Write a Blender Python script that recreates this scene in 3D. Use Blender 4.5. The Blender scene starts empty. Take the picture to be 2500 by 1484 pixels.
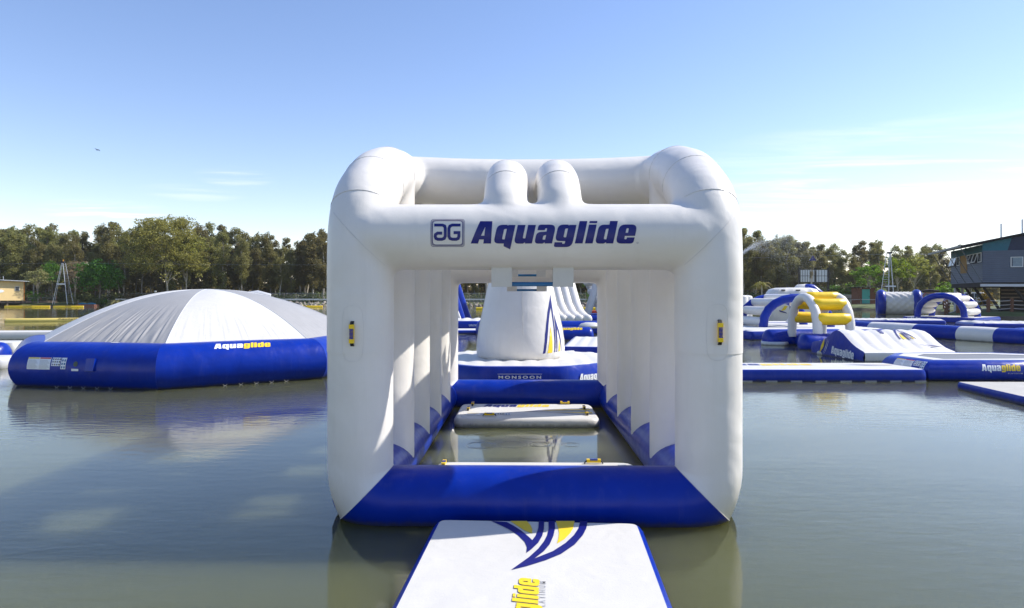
import bpy, bmesh, math, random
from math import sin, cos, pi, radians, sqrt, atan2, tan
from mathutils import Vector, Matrix, noise
from mathutils.geometry import tessellate_polygon

S = bpy.context.scene
COL = S.collection
RND = random.Random(11)

# ------------------------------------------------------------------ camera, light, exposure
EYE = 2.15                       # metres above the water
FPX, CX, HY = 1667.0, 1250.0, 722.0   # focal length, principal column and horizon row of the 2500 px wide photo
cam_d = bpy.data.cameras.new('camera'); cam = bpy.data.objects.new('camera', cam_d); COL.objects.link(cam)
cam.location = (0, 0, EYE); cam.rotation_euler = (radians(90), 0, 0)
cam_d.lens = 24.0; cam_d.sensor_width = 36.0; cam_d.shift_y = -20.0 / 2500.0
cam_d.clip_start = 0.05; cam_d.clip_end = 9000
S.camera = cam

SUN_DIR = Vector((0.70, 0.185, 0.68)).normalized()
SUN_EL = math.asin(SUN_DIR.z); SUN_AZ = atan2(SUN_DIR.x, SUN_DIR.y)
sun_d = bpy.data.lights.new('sun', 'SUN'); sun = bpy.data.objects.new('sun', sun_d); COL.objects.link(sun)
sun_d.energy = 4.5; sun_d.angle = radians(0.53); sun_d.color = (1.0, 0.955, 0.88)
sun.rotation_euler = SUN_DIR.to_track_quat('Z', 'Y').to_euler()

S.render.engine = 'CYCLES'
S.cycles.max_bounces = 7; S.cycles.diffuse_bounces = 4; S.cycles.glossy_bounces = 4
S.cycles.transmission_bounces = 3; S.cycles.transparent_max_bounces = 6
S.cycles.use_denoising = True
S.cycles.caustics_reflective = False; S.cycles.caustics_refractive = False
vs = S.view_settings
vs.view_transform = 'Standard'; vs.look = 'None'; vs.gamma = 1.0; vs.exposure = 0.52; vs.use_curve_mapping = False

W = bpy.data.worlds.new('World'); S.world = W; W.use_nodes = True
nt = W.node_tree; nt.nodes.clear()
def nd(t, typ, **kw):
    n = t.nodes.new(typ)
    for k, v in kw.items():
        if k.startswith('i_'):
            n.inputs[k[2:].replace('_', ' ')].default_value = v
        else: setattr(n, k, v)
    return n
def ln(t, a, b): t.links.new(a, b)
out = nd(nt, 'ShaderNodeOutputWorld'); bg = nd(nt, 'ShaderNodeBackground'); bg.inputs['Strength'].default_value = 0.15
sky = nd(nt, 'ShaderNodeTexSky', sky_type='NISHITA', sun_disc=False, sun_elevation=SUN_EL, sun_rotation=SUN_AZ,
         altitude=0.0, air_density=1.0, dust_density=0.12, ozone_density=1.5)
# thin wisps of high cloud: noise on a plane far overhead, in two loose patches of the sky
tc = nd(nt, 'ShaderNodeTexCoord'); sp = nd(nt, 'ShaderNodeSeparateXYZ'); ln(nt, tc.outputs['Generated'], sp.inputs[0])
def mth(t, op, a, b=None, c=None, clamp=False):
    n = nd(t, 'ShaderNodeMath', operation=op); n.use_clamp = clamp
    for i, v in enumerate((a, b, c)):
        if v is None: continue
        if isinstance(v, (int, float)): n.inputs[i].default_value = v
        else: ln(t, v, n.inputs[i])
    return n.outputs[0]
zc = mth(nt, 'MAXIMUM', sp.outputs['Z'], 0.02)
u_ = mth(nt, 'DIVIDE', sp.outputs['X'], zc); v_ = mth(nt, 'DIVIDE', sp.outputs['Y'], zc)
cb = nd(nt, 'ShaderNodeCombineXYZ'); ln(nt, mth(nt, 'MULTIPLY', u_, 0.35), cb.inputs[0]); ln(nt, mth(nt, 'MULTIPLY', v_, 1.0), cb.inputs[1])
nz = nd(nt, 'ShaderNodeTexNoise', i_Scale=1.35, i_Detail=7.0, i_Roughness=0.62, i_Distortion=0.6); ln(nt, cb.outputs[0], nz.inputs['Vector'])
def patch(px, py, wx, wy, amt):
    d = Vector(((px - CX) / FPX, 1.0, (HY - py) / FPX)).normalized()
    az, el = atan2(d.x, d.y), math.asin(d.z)
    a = mth(nt, 'DIVIDE', mth(nt, 'SUBTRACT', mth(nt, 'ARCTAN2', sp.outputs['X'], sp.outputs['Y']), az), wx)
    e = mth(nt, 'DIVIDE', mth(nt, 'SUBTRACT', mth(nt, 'ARCSINE', sp.outputs['Z']), el), wy)
    r = mth(nt, 'ADD', mth(nt, 'MULTIPLY', a, a), mth(nt, 'MULTIPLY', e, e))
    return mth(nt, 'MULTIPLY', mth(nt, 'SUBTRACT', 1.0, mth(nt, 'SQRT', r), clamp=True), amt)
msk = patch(2330, 470, 0.42, 0.115, 1.15)
for p in ((575, 430, 0.055, 0.016, 1.2), (265, 517, 0.08, 0.018, 1.1), (470, 470, 0.07, 0.012, 0.5), (2250, 560, 0.25, 0.045, 0.5)):
    msk = mth(nt, 'MAXIMUM', msk, patch(*p))
ramp = nd(nt, 'ShaderNodeMapRange', interpolation_type='SMOOTHSTEP'); ramp.inputs['From Min'].default_value = 0.40; ramp.inputs['From Max'].default_value = 0.72
ln(nt, nz.outputs['Fac'], ramp.inputs['Value'])
fac = mth(nt, 'MULTIPLY', ramp.outputs[0], msk, clamp=True)
mx = nd(nt, 'ShaderNodeMix', data_type='RGBA'); ln(nt, fac, mx.inputs[0]); hs_ = nd(nt, 'ShaderNodeHueSaturation'); hs_.inputs['Saturation'].default_value = 1.13; tint = nd(nt, 'ShaderNodeMix', data_type='RGBA', blend_type='MULTIPLY'); tint.inputs[0].default_value = 1.0; tint.inputs[7].default_value = (1.085, 0.958, 0.985, 1); ln(nt, sky.outputs[0], tint.inputs[6]); ln(nt, tint.outputs[2], hs_.inputs['Color']); ln(nt, hs_.outputs[0], mx.inputs[6])
mx.inputs[7].default_value = (6.4, 6.4, 6.6, 1)
ln(nt, mx.outputs[2], bg.inputs['Color']); ln(nt, bg.outputs[0], out.inputs['Surface'])

# ------------------------------------------------------------------ helpers
def P(px, py, Y):                # the point that lies Y metres ahead on the sight line of a photo pixel
    return Vector(((px - CX) / FPX * Y, Y, EYE + (HY - py) / FPX * Y))
def PZ(px, py, z):               # the point of height z on the sight line of a photo pixel
    Y = (EYE - z) * FPX / (py - HY)
    return Vector(((px - CX) / FPX * Y, Y, z))

class G:
    def __init__(s): s.V = []; s.F = []; s.M = []
    def add(s, V, F, m=0):
        o = len(s.V); s.V += [tuple(v) for v in V]; s.F += [tuple(i + o for i in f) for f in F]; s.M += [m] * len(F); return s
    def box(s, c, d, m=0, R=None):
        c = Vector(c); h = Vector(d) / 2; V = []
        for z in (-1, 1):
            for y in (-1, 1):
                for x in (-1, 1):
                    v = Vector((x * h.x, y * h.y, z * h.z)); V.append(c + (R @ v if R else v))
        return s.add(V, [(0, 2, 3, 1), (4, 5, 7, 6), (0, 1, 5, 4), (2, 6, 7, 3), (0, 4, 6, 2), (1, 3, 7, 5)], m)
    def bar(s, a, b, w, d=None, m=0, up=(0, 0, 1)):
        a, b = Vector(a), Vector(b); t = (b - a).normalized(); u = Vector(up)
        if abs(t.dot(u)) > 0.95: u = Vector((1, 0, 0))
        x = t.cross(u).normalized(); y = x.cross(t).normalized(); w2, d2 = w / 2, (d or w) / 2
        V = [p + x * i * w2 + y * j * d2 for p in (a, b) for i, j in ((-1, -1), (1, -1), (1, 1), (-1, 1))]
        return s.add(V, [(3, 2, 1, 0), (4, 5, 6, 7), (0, 1, 5, 4), (1, 2, 6, 5), (2, 3, 7, 6), (3, 0, 4, 7)], m)
    def rings(s, R, closed=False, cap=True, m=0):
        n = len(R[0]); V = [p for r in R for p in r]; F = []; k = len(R)
        for i in range(k if closed else k - 1):
            j = (i + 1) % k
            for a in range(n):
                b = (a + 1) % n; F.append((i * n + a, i * n + b, j * n + b, j * n + a))
        if cap and not closed: F.append(tuple(range(n - 1, -1, -1))); F.append(tuple((k - 1) * n + a for a in range(n)))
        return s.add(V, F, m)
    def tube(s, path, r, n=16, closed=False, cap='flat', m=0, mitre=True, bulge=0.6):
        p = [Vector(q) for q in path]; k = len(p); rr = r if isinstance(r, (list, tuple)) else [r] * k
        d = [(p[(i + 1) % k] - p[i]).normalized() for i in range(k if closed else k - 1)]
        up = Vector((0, 0, 1)) if abs(d[0].z) < 0.9 else Vector((0, 1, 0))
        x = d[0].cross(up).normalized(); R = []
        for i in range(k):
            din = d[i - 1] if (i > 0 or closed) else d[0]; dout = d[i] if (i < k - 1 or closed) else d[-1]
            x = (x - din * x.dot(din)).normalized(); y = din.cross(x)
            nb = (din + dout).normalized(); ring = []
            for a in range(n):
                t = 2 * pi * a / n; q = p[i] + (x * cos(t) + y * sin(t)) * rr[i]
                if mitre: q = q + din * ((p[i] - q).dot(nb) / max(0.2, din.dot(nb)))
                ring.append(q)
            x = (x - dout * x.dot(dout)).normalized()
            R.append(ring)
        if cap == 'round' and not closed:
            def dome(c, t, ring, rad):
                L = []
                for a in (25, 50, 70, 85):
                    L.append([c + (q - c) * cos(radians(a)) + t * rad * bulge * sin(radians(a)) for q in ring])
                return L
            A = dome(p[0], -d[0], R[0], rr[0]); B = dome(p[-1], d[-1], R[-1], rr[-1])
            R = A[::-1] + R + B
        return s.rings(R, closed, cap is not None, m)
    def xf(s, M): s.V = [tuple(M @ Vector(v)) for v in s.V]; return s
    def build(s, name, mat, parent=None, smooth=True, sharp=40, loc=None):
        me = bpy.data.meshes.new(name); me.from_pydata(s.V, [], s.F)
        for m in (mat if isinstance(mat, (list, tuple)) else [mat]): me.materials.append(m)
        if len(me.materials) > 1: me.polygons.foreach_set('material_index', s.M)
        if smooth:
            me.polygons.foreach_set('use_smooth', [True] * len(me.polygons)); me.set_sharp_from_angle(angle=radians(sharp))
        me.update()
        o = bpy.data.objects.new(name, me); COL.objects.link(o)
        if parent: o.parent = parent
        if loc is not None: o.location = loc
        return o
def link_copy(o, parent=None, loc=None, rot=None, scale=None):
    c = o.copy(); COL.objects.link(c); c.parent = parent
    if loc is not None: c.location = loc
    if rot is not None: c.rotation_euler = rot
    if scale is not None: c.scale = scale
    return c
def copy_thing(root, loc, rz=0.0, sc=None):
    r = link_copy(root, None, loc, (0, 0, rz), sc)
    for ch in list(root.children):
        c = link_copy(ch, r)
        for g in list(ch.children): link_copy(g, c)
    return r
def tag(o, label, cat, group=None, kind=None):
    if label: o['label'] = label
    if cat: o['category'] = cat
    if group: o['group'] = group
    if kind: o['kind'] = kind
    return o
def thing(name, label, cat, loc=(0, 0, 0), rz=0.0, group=None):
    o = bpy.data.objects.new(name, None); COL.objects.link(o); o.location = loc; o.rotation_euler = (0, 0, rz); o.empty_display_size = 0.3
    return tag(o, label, cat, group)
def structure(o): o['kind'] = 'structure'; return o

# ------------------------------------------------------------------ materials
def mat(name, col, rough=0.5, bump=0.0, bscale=20.0, vary=0.0, vscale=3.0, spec=0.5, trans=0.0, metal=0.0, coat=0.0, wr=0.0, wscale=2.0, emit=None, objrand=0.0, wet=0.0):
    m = bpy.data.materials.new(name); m.use_nodes = True; t = m.node_tree
    b = t.nodes['Principled BSDF']; o = t.nodes['Material Output']
    b.inputs['Base Color'].default_value = (*col, 1); b.inputs['Roughness'].default_value = rough
    b.inputs['Specular IOR Level'].default_value = spec; b.inputs['Metallic'].default_value = metal
    b.inputs['Coat Weight'].default_value = coat
    co = nd(t, 'ShaderNodeTexCoord')
    if vary or objrand:
        hsv = nd(t, 'ShaderNodeHueSaturation'); hsv.inputs['Color'].default_value = (*col, 1)
        val = 1.0
        if vary:
            n = nd(t, 'ShaderNodeTexNoise', i_Scale=vscale, i_Detail=5.0, i_Roughness=0.6); ln(t, co.outputs['Object'], n.inputs['Vector'])
            mr = nd(t, 'ShaderNodeMapRange'); mr.inputs['From Min'].default_value = 0.3; mr.inputs['From Max'].default_value = 0.7
            mr.inputs['To Min'].default_value = 1 - vary; mr.inputs['To Max'].default_value = 1 + vary
            ln(t, n.outputs['Fac'], mr.inputs['Value']); val = mr.outputs[0]
        if objrand:
            oi = nd(t, 'ShaderNodeObjectInfo')
            v2 = mth(t, 'ADD', mth(t, 'MULTIPLY', oi.outputs['Random'], 2 * objrand), 1 - objrand)
            val = mth(t, 'MULTIPLY', v2, val)
            ln(t, mth(t, 'ADD', mth(t, 'MULTIPLY', oi.outputs['Random'], 0.04), 0.48), hsv.inputs['Hue'])
        if not isinstance(val, float): ln(t, val, hsv.inputs['Value'])
        colout = hsv.outputs[0]
        if wet:                  # algae and silt stain along the waterline, streaky grime above it, scuffed sheen
            gp = nd(t, 'ShaderNodeNewGeometry'); sz_ = nd(t, 'ShaderNodeSeparateXYZ'); ln(t, gp.outputs['Position'], sz_.inputs[0])
            mp = nd(t, 'ShaderNodeMapping'); mp.inputs['Scale'].default_value = (9, 9, .7); ln(t, gp.outputs['Position'], mp.inputs['Vector'])
            ns = nd(t, 'ShaderNodeTexNoise', i_Scale=1.0, i_Detail=5.0, i_Roughness=.65); ln(t, mp.outputs[0], ns.inputs['Vector'])
            hgt = mth(t, 'ADD', sz_.outputs['Z'], mth(t, 'MULTIPLY', mth(t, 'SUBTRACT', ns.outputs['Fac'], .5), .10))
            ln_ = nd(t, 'ShaderNodeMapRange', interpolation_type='SMOOTHSTEP'); ln_.inputs['From Min'].default_value = .075; ln_.inputs['From Max'].default_value = .015; ln(t, hgt, ln_.inputs['Value'])
            m1 = nd(t, 'ShaderNodeMix', data_type='RGBA'); ln(t, mth(t, 'MULTIPLY', ln_.outputs[0], .62), m1.inputs[0]); ln(t, colout, m1.inputs[6]); m1.inputs[7].default_value = (.075, .068, .028, 1)
            st = nd(t, 'ShaderNodeMapRange', interpolation_type='SMOOTHSTEP'); st.inputs['From Min'].default_value = .52; st.inputs['From Max'].default_value = .78; ln(t, ns.outputs['Fac'], st.inputs['Value'])
            m2 = nd(t, 'ShaderNodeMix', data_type='RGBA'); ln(t, mth(t, 'MULTIPLY', st.outputs[0], wet), m2.inputs[0]); ln(t, m1.outputs[2], m2.inputs[6]); m2.inputs[7].default_value = (.36, .33, .27, 1)
            colout = m2.outputs[2]
            rg = nd(t, 'ShaderNodeMapRange'); rg.inputs['To Min'].default_value = rough - .08; rg.inputs['To Max'].default_value = rough + .12; ln(t, ns.outputs['Fac'], rg.inputs['Value']); ln(t, rg.outputs[0], b.inputs['Roughness'])
        ln(t, colout, b.inputs['Base Color'])
    last = None
    if bump:
        n = nd(t, 'ShaderNodeTexNoise', i_Scale=bscale, i_Detail=4.0); ln(t, co.outputs['Object'], n.inputs['Vector'])
        bp = nd(t, 'ShaderNodeBump', i_Strength=1.0, i_Distance=bump); ln(t, n.outputs['Fac'], bp.inputs['Height']); last = bp.outputs[0]
    if wet:                      # fine gathered creases that follow the pull of the cloth
        bp = nd(t, 'ShaderNodeBump', i_Strength=1.0, i_Distance=0.0022); ln(t, ns.outputs['Fac'], bp.inputs['Height'])
        if last: ln(t, last, bp.inputs['Normal'])
        last = bp.outputs[0]
    if wr:
        n = nd(t, 'ShaderNodeTexNoise', i_Scale=wscale, i_Detail=2.0, i_Distortion=0.4); ln(t, co.outputs['Object'], n.inputs['Vector'])
        bp = nd(t, 'ShaderNodeBump', i_Strength=1.0, i_Distance=wr); ln(t, n.outputs['Fac'], bp.inputs['Height'])
        if last: ln(t, last, bp.inputs['Normal'])
        last = bp.outputs[0]
    if last: ln(t, last, b.inputs['Normal'])
    if trans:
        tr = nd(t, 'ShaderNodeBsdfTranslucent'); ms = nd(t, 'ShaderNodeMixShader'); ms.inputs[0].default_value = trans
        if vary or objrand: ln(t, hsv.outputs[0], tr.inputs['Color'])
        else: tr.inputs['Color'].default_value = (*col, 1)
        if last: ln(t, last, tr.inputs['Normal'])
        ln(t, b.outputs[0], ms.inputs[1]); ln(t, tr.outputs[0], ms.inputs[2]); ln(t, ms.outputs[0], o.inputs['Surface'])
    if emit: b.inputs['Emission Color'].default_value = (*emit[0], 1); b.inputs['Emission Strength'].default_value = emit[1]
    return m
WHITE = mat('white_vinyl', (0.74, 0.705, 0.65), 0.36, bump=0.0006, bscale=90, vary=0.03, vscale=2.2, wr=0.02, wscale=2.4, wet=.08)
WHITE2 = mat('white_vinyl_deck', (0.605, 0.588, 0.555), 0.5, bump=0.001, bscale=60, vary=0.035, vscale=3.0, wr=0.012, wscale=3.0, wet=.06)
GREY = mat('grey_vinyl', (0.335, 0.328, 0.32), 0.5, bump=0.0008, bscale=70, vary=0.05, vscale=2.0, wr=0.008, wscale=2.5)
LGREY = mat('light_grey_vinyl', (0.55, 0.56, 0.58), 0.42, bump=0.0006, bscale=60, vary=0.04, wr=0.02)
BLUE = mat('blue_vinyl', (0.0005, 0.024, 0.30), 0.30, spec=.28, bump=0.0006, bscale=90, vary=0.14, vscale=2.4, wr=0.02, wscale=2.2, wet=.045)
YELLOW = mat('yellow_vinyl', (0.90, 0.60, 0.008), 0.36, bump=0.0008, bscale=60, vary=0.05, wr=0.02)
PRINT_BLUE = mat('blue_print', (0.004, 0.006, 0.15), 0.35, bump=0.0003, bscale=90, vary=0.05)
PRINT_YELLOW = mat('yellow_print', (0.85, 0.60, 0.02), 0.4, vary=0.04)
PRINT_WHITE = mat('white_print', (0.82, 0.82, 0.82), 0.4, vary=0.03)
PRINT_GREY = mat('grey_print', (0.46, 0.46, 0.47), 0.5, vary=0.05)
PRINT_RED = mat('red_print', (0.6, 0.05, 0.04), 0.5, vary=0.05)
PRINT_DARK = mat('dark_print', (0.10, 0.07, 0.02), 0.5, vary=0.05)
SEAM = mat('seam_vinyl', (0.62, 0.595, 0.56), 0.5, vary=0.1)
TEALBAR = mat('blue_bar', (0.01, 0.13, 0.30), 0.35, vary=0.05)
BLACK = mat('black_webbing', (0.015, 0.015, 0.017), 0.7, bump=0.002, bscale=200)
RUBBER = mat('black_rubber', (0.02, 0.02, 0.02), 0.8, bump=0.002, bscale=40)
STEEL = mat('galvanised_steel', (0.45, 0.47, 0.50), 0.4, metal=0.7, vary=0.1)
MESHBED = mat('trampoline_mesh', (0.16, 0.17, 0.19), 0.7, bump=0.002, bscale=150)

# ------------------------------------------------------------------ lettering
def rpoly(pts, q=5):             # polygon with rounded corners: (x, y) or (x, y, radius)
    n = len(pts); o = []
    for i in range(n):
        p = Vector(pts[i][:2]); r = pts[i][2] if len(pts[i]) > 2 else 0
        if r <= 0: o.append((p.x, p.y)); continue
        a = Vector(pts[i - 1][:2]) - p; b = Vector(pts[(i + 1) % n][:2]) - p
        la, lb = a.length, b.length; r = min(r, la * 0.5, lb * 0.5)
        A = p + a / la * r; B = p + b / lb * r
        for k in range(q + 1):
            t = k / q; c = A * (1 - t) ** 2 + p * 2 * t * (1 - t) + B * t * t; o.append((c.x, c.y))
    return o
LET = {
 'A': (122, [[(0, 0), (27, 135), (100, 135), (122, 0), (76, 0), (74, 24), (47, 24), (44, 0)], [(52, 46), (72, 46), (66, 100)]]),
 'q': (108, [[(0, 0, 30), (0, 111, 34), (60, 111, 8), (64, 104), (66, 110), (108, 110), (108, -36), (64, -16), (62, 0)], [(46, 24, 8), (62, 24), (62, 86), (46, 86, 8)]]),
 'u': (108, [[(0, 110), (46, 110), (46, 30, 8), (62, 30), (62, 110), (108, 110), (108, 0), (66, 0), (64, 8), (56, -1, 8), (0, -1, 32)]]),
 'a': (106, [[(0, -1, 24), (0, 66, 24), (58, 70), (58, 90, 6), (46, 90, 6), (46, 78), (2, 78), (2, 112, 36), (106, 112, 36), (106, 0), (62, 0), (60, 8), (52, -1, 6)], [(44, 22, 6), (60, 22), (60, 50), (44, 46, 6)]]),
 'g': (108, [[(0, 14, 28), (0, 112, 34), (60, 112, 8), (64, 105), (66, 110), (108, 110), (108, -22, 34), (0, -22, 26), (0, 7), (46, 7), (46, -2, 5), (62, -2, 5), (62, 14)], [(46, 36, 7), (62, 36), (62, 88), (46, 88, 7)]]),
 'l': (46, [[(0, 0), (0, 135), (46, 135), (46, 0)]]),
 'i': (46, [[(0, 0), (0, 112), (46, 112), (46, 0)], None, [(0, 121), (0, 135), (46, 135), (46, 121)]]),
 'd': (108, [[(0, -1, 32), (0, 111, 34), (62, 111), (62, 135), (108, 135), (108, 0), (66, 0), (64, 8), (54, -1, 8)], [(46, 24, 8), (62, 24), (62, 86), (46, 86, 8)]]),
 'e': (106, [[(0, -1, 34), (0, 112, 36), (106, 112, 36), (106, 44), (46, 44), (46, 24, 6), (60, 24, 6), (60, 35), (106, 35), (106, -1, 32)], [(46, 62), (60, 62), (60, 89, 6), (46, 89, 6)]]),
}
def word(txt, x0=0.0, gap=14.0, shear=0.22):   # -> list of (outer, holes), cap height 1
    x = x0; out = []
    for ch in txt:
        w, loops = LET[ch]; cur = None
        for L in loops:
            if L is None: cur = None; continue
            q = [((x + a + shear * b) / 135.0, b / 135.0) for a, b in rpoly(L)]
            if cur is None: cur = [q]; out.append(cur)
            else: cur.append(q)
        x += w + gap
    return out, x
AQUA, _x = word('Aqua'); GLIDE, _x = word('glide', _x); AG_W = (_x + 16) / 135.0
def stroke(path, w, closed=False):             # a polyline widened into a polygon
    p = [Vector(q) for q in path]; L = []; R = []
    for i in range(len(p)):
        a = (p[i] - p[i - 1]).normalized() if i else (p[1] - p[0]).normalized()
        b = (p[i + 1] - p[i]).normalized() if i < len(p) - 1 else a
        n = Vector((-(a + b).y, (a + b).x)).normalized(); s_ = w / 2 / max(0.5, n.dot(Vector((-a.y, a.x))))
        L.append(tuple(p[i] + n * s_)); R.append(tuple(p[i] - n * s_))
    return [L + R[::-1]]
def font_word(txt, spacing=1.0, bold=.012):               # plain sans capitals from the built-in font, cap height 1
    c = bpy.data.curves.new('text', 'FONT'); c.body = txt; c.size = 1.0; c.space_character = spacing; c.resolution_u = 3; c.offset = bold
    o = bpy.data.objects.new('text', c); COL.objects.link(o)
    me = bpy.data.meshes.new_from_object(o); V = [v.co.xy.copy() for v in me.vertices]; F = [tuple(p.vertices) for p in me.polygons]
    bpy.data.objects.remove(o); bpy.data.meshes.remove(me); bpy.data.curves.remove(c)
    h = max(v.y for v in V); x0 = min(v.x for v in V)
    V = [((v.x - x0) / h, v.y / h) for v in V]
    return ('mesh', V, F, max(v[0] for v in V))
def print_on(name, shapes, fn, mat_, parent, us=0, vs_=0, m=None):
    if name == 'lettering' and isinstance(shapes, list):      # one object for each letter
        gs_ = []
        for loops in shapes:
            lo, hi = min(p[0] for p in loops[0]), max(p[0] for p in loops[0])
            if gs_ and min(hi, gs_[-1][2]) - max(lo, gs_[-1][1]) > .6 * min(hi - lo, gs_[-1][2] - gs_[-1][1]): gs_[-1][0].append(loops); continue
            gs_.append([[loops], lo, hi])
        for g_ in gs_: print_on('letter', g_[0], fn, mat_, parent, us, vs_)
        return None
    return print_one(name, shapes, fn, mat_, parent, us, vs_)
def print_one(name, shapes, fn, mat_, parent, us=0, vs_=0):
    """flat print: shapes in (u, v) laid on a surface by fn(u, v) -> point"""
    bm = bmesh.new()
    if isinstance(shapes, tuple) and shapes[0] == 'mesh':
        vv = [bm.verts.new((x, y, 0)) for x, y in shapes[1]]
        for f in shapes[2]:
            try: bm.faces.new([vv[i] for i in f])
            except ValueError: pass
    else:
        for loops in shapes:
            flat = [p for L in loops for p in L]; vv = [bm.verts.new((p[0], p[1], 0)) for p in flat]
            for t in tessellate_polygon([[Vector((p[0], p[1], 0)) for p in L] for L in loops]):
                try: bm.faces.new([vv[i] for i in t])
                except ValueError: pass
    xs = [v.co.x for v in bm.verts]; ys = [v.co.y for v in bm.verts]
    for cnt, ax, lo, hi in ((us, 0, min(xs), max(xs)), (vs_, 1, min(ys), max(ys))):
        for i in range(1, cnt):
            co = [0, 0, 0]; no = [0, 0, 0]; co[ax] = lo + (hi - lo) * i / cnt; no[ax] = 1
            bmesh.ops.bisect_plane(bm, geom=bm.verts[:] + bm.edges[:] + bm.faces[:], plane_co=co, plane_no=no)
    for v in bm.verts: v.co = fn(v.co.x, v.co.y)
    me = bpy.data.meshes.new(name); bm.to_mesh(me); bm.free(); me.materials.append(mat_)
    me.polygons.foreach_set('use_smooth', [True] * len(me.polygons))
    o = bpy.data.objects.new(name, me); COL.objects.link(o)
    if parent: o.parent = parent
    if name in ('label_text', 'label_pictogram', 'lettering'): o['kind'] = 'stuff'
    return o
def plane_map(o, ux, uy, lift=0.004):
    o, ux, uy = Vector(o), Vector(ux), Vector(uy); n = ux.cross(uy).normalized() * lift
    return lambda u, v: o + ux * u + uy * v + n
def logo(parent, fn, size, aqua, glide, us=0, vs_=0):
    f = lambda u, v: fn(u * size, v * size)
    print_on('lettering', AQUA, f, aqua, parent, us, vs_); print_on('lettering', GLIDE, f, glide, parent, us, vs_)
SAIL_BLUE = [[[(1210,355),(1178,455),(1150,560),(1130,680),(1115,800),(1107,1015),(1130,1010),(1133,900),(1140,800),(1150,700),(1165,610),(1180,545),(1195,500),(1199,600),(1205,720),(1212,880),(1218,1003),(1232,1003),(1226,880),(1218,700),(1214,520)]],
             [[(1228,575),(1226,680),(1230,800),(1243,1003),(1257,1003),(1250,880),(1247,800),(1250,738),(1268,790),(1285,860),(1302,930),(1315,1000),(1325,1000),(1312,920),(1300,850),(1280,770),(1262,715),(1242,640)]]]
SAIL_YEL = [[[(1170,710),(1162,800),(1155,900),(1150,1010),(1198,1008),(1190,900),(1180,790)]], [[(1275,870),(1273,940),(1275,1000),(1297,1000),(1290,940)]]]
def sail(parent, fn, w, h, us=4, vs_=8, blue=None, yel=None):
    f = lambda u, v: fn((u - 1107) / 218 * w, (1015 - v) / 660 * h)
    print_on('sail_emblem', SAIL_BLUE, f, blue or PRINT_BLUE, parent, us, vs_); print_on('sail_emblem', SAIL_YEL, f, yel or PRINT_YELLOW, parent, us, vs_)
def sticker(parent, fn, w, h):   # two warning columns with headers and rows of small print, then a block of pictograms
    R = lambda x, y, a, b: [[(x, y), (x + a, y), (x + a, y + b), (x, y + b)]]
    o = print_on('warning_label', [R(0, 0, .60 * w, h)], fn, PRINT_WHITE, parent, 6, 4)
    lift = lambda u, v: fn(u, v) + (fn(u, v + .01) - fn(u, v)).cross(fn(u + .01, v) - fn(u, v)).normalized() * -0.003
    print_on('label_header', [R(.01 * w, .88 * h, .28 * w, .10 * h)], lift, PRINT_YELLOW, o, 3)
    print_on('label_header', [R(.31 * w, .88 * h, .28 * w, .10 * h)], lift, PRINT_RED, o, 3)
    rows = []
    for c in (0.02, 0.32):
        for i in range(9): rows.append(R((c) * w, (.08 + i * .083) * h, (.2 + .06 * ((i * 7) % 4) / 3) * w, .03 * h))
    print_on('label_text', rows, lift, PRINT_GREY, o, 6)
    p2 = print_on('warning_label', [R(.63 * w, .30 * h, .22 * w, .70 * h), R(.87 * w, .06 * h, .13 * w, .94 * h)], fn, PRINT_WHITE, parent, 5, 4)
    ic = [R((.65 + .055 * (k % 4)) * w, (.36 + .22 * (k // 4)) * h, .03 * w, .12 * h) for k in range(12)]
    print_on('label_pictogram', ic[::2], lift, PRINT_BLUE, p2, 0); print_on('label_pictogram', ic[1::2], lift, PRINT_DARK, p2, 0)
    ic = [R((.89 + .06 * (k % 2)) * w, (.12 + .28 * (k // 2)) * h, .035 * w, .17 * h) for k in range(6)]
    print_on('label_pictogram', ic, lift, TEALBAR, p2, 0)

def handle(parent, M, L=0.20):   # webbing carry handle: yellow moulded body, ribbed blue grip, black webbing ends
    g = G(); R = 0.019
    g.bar((-L * .40, 0, .035), (-L * .22, 0, .035), .044, .04); g.bar((L * .22, 0, .035), (L * .40, 0, .035), .044, .04)
    g.bar((-L * .23, 0, .028), (L * .23, 0, .028), .042, .024)
    h = g.xf(M).build('handle', YELLOW, parent)
    g = G()
    for i in range(8):
        x = -L * .20 + L * .40 * i / 7; g.bar((x - L * .018, 0, .044), (x + L * .018, 0, .044), .034, .026)
    g.xf(M).build('grip', BLUE, h)
    g = G()
    for s_ in (-1, 1):
        g = G(); g.bar((s_ * L * .39, 0, .034), (s_ * L * .50, 0, .018), .032, .012); g.bar((s_ * L * .50, 0, .018), (s_ * L * .52, 0, .002), .032, .01)
        g.xf(M).build('strap', BLACK, h)
    return h
def frame_M(o, x, z):            # matrix with given x axis and z (normal) axis
    x = Vector(x).normalized(); z = Vector(z).normalized(); y = z.cross(x).normalized(); x = y.cross(z)
    return Matrix(((x.x, y.x, z.x, o[0]), (x.y, y.y, z.y, o[1]), (x.z, y.z, z.z, o[2]), (0, 0, 0, 1)))

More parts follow.
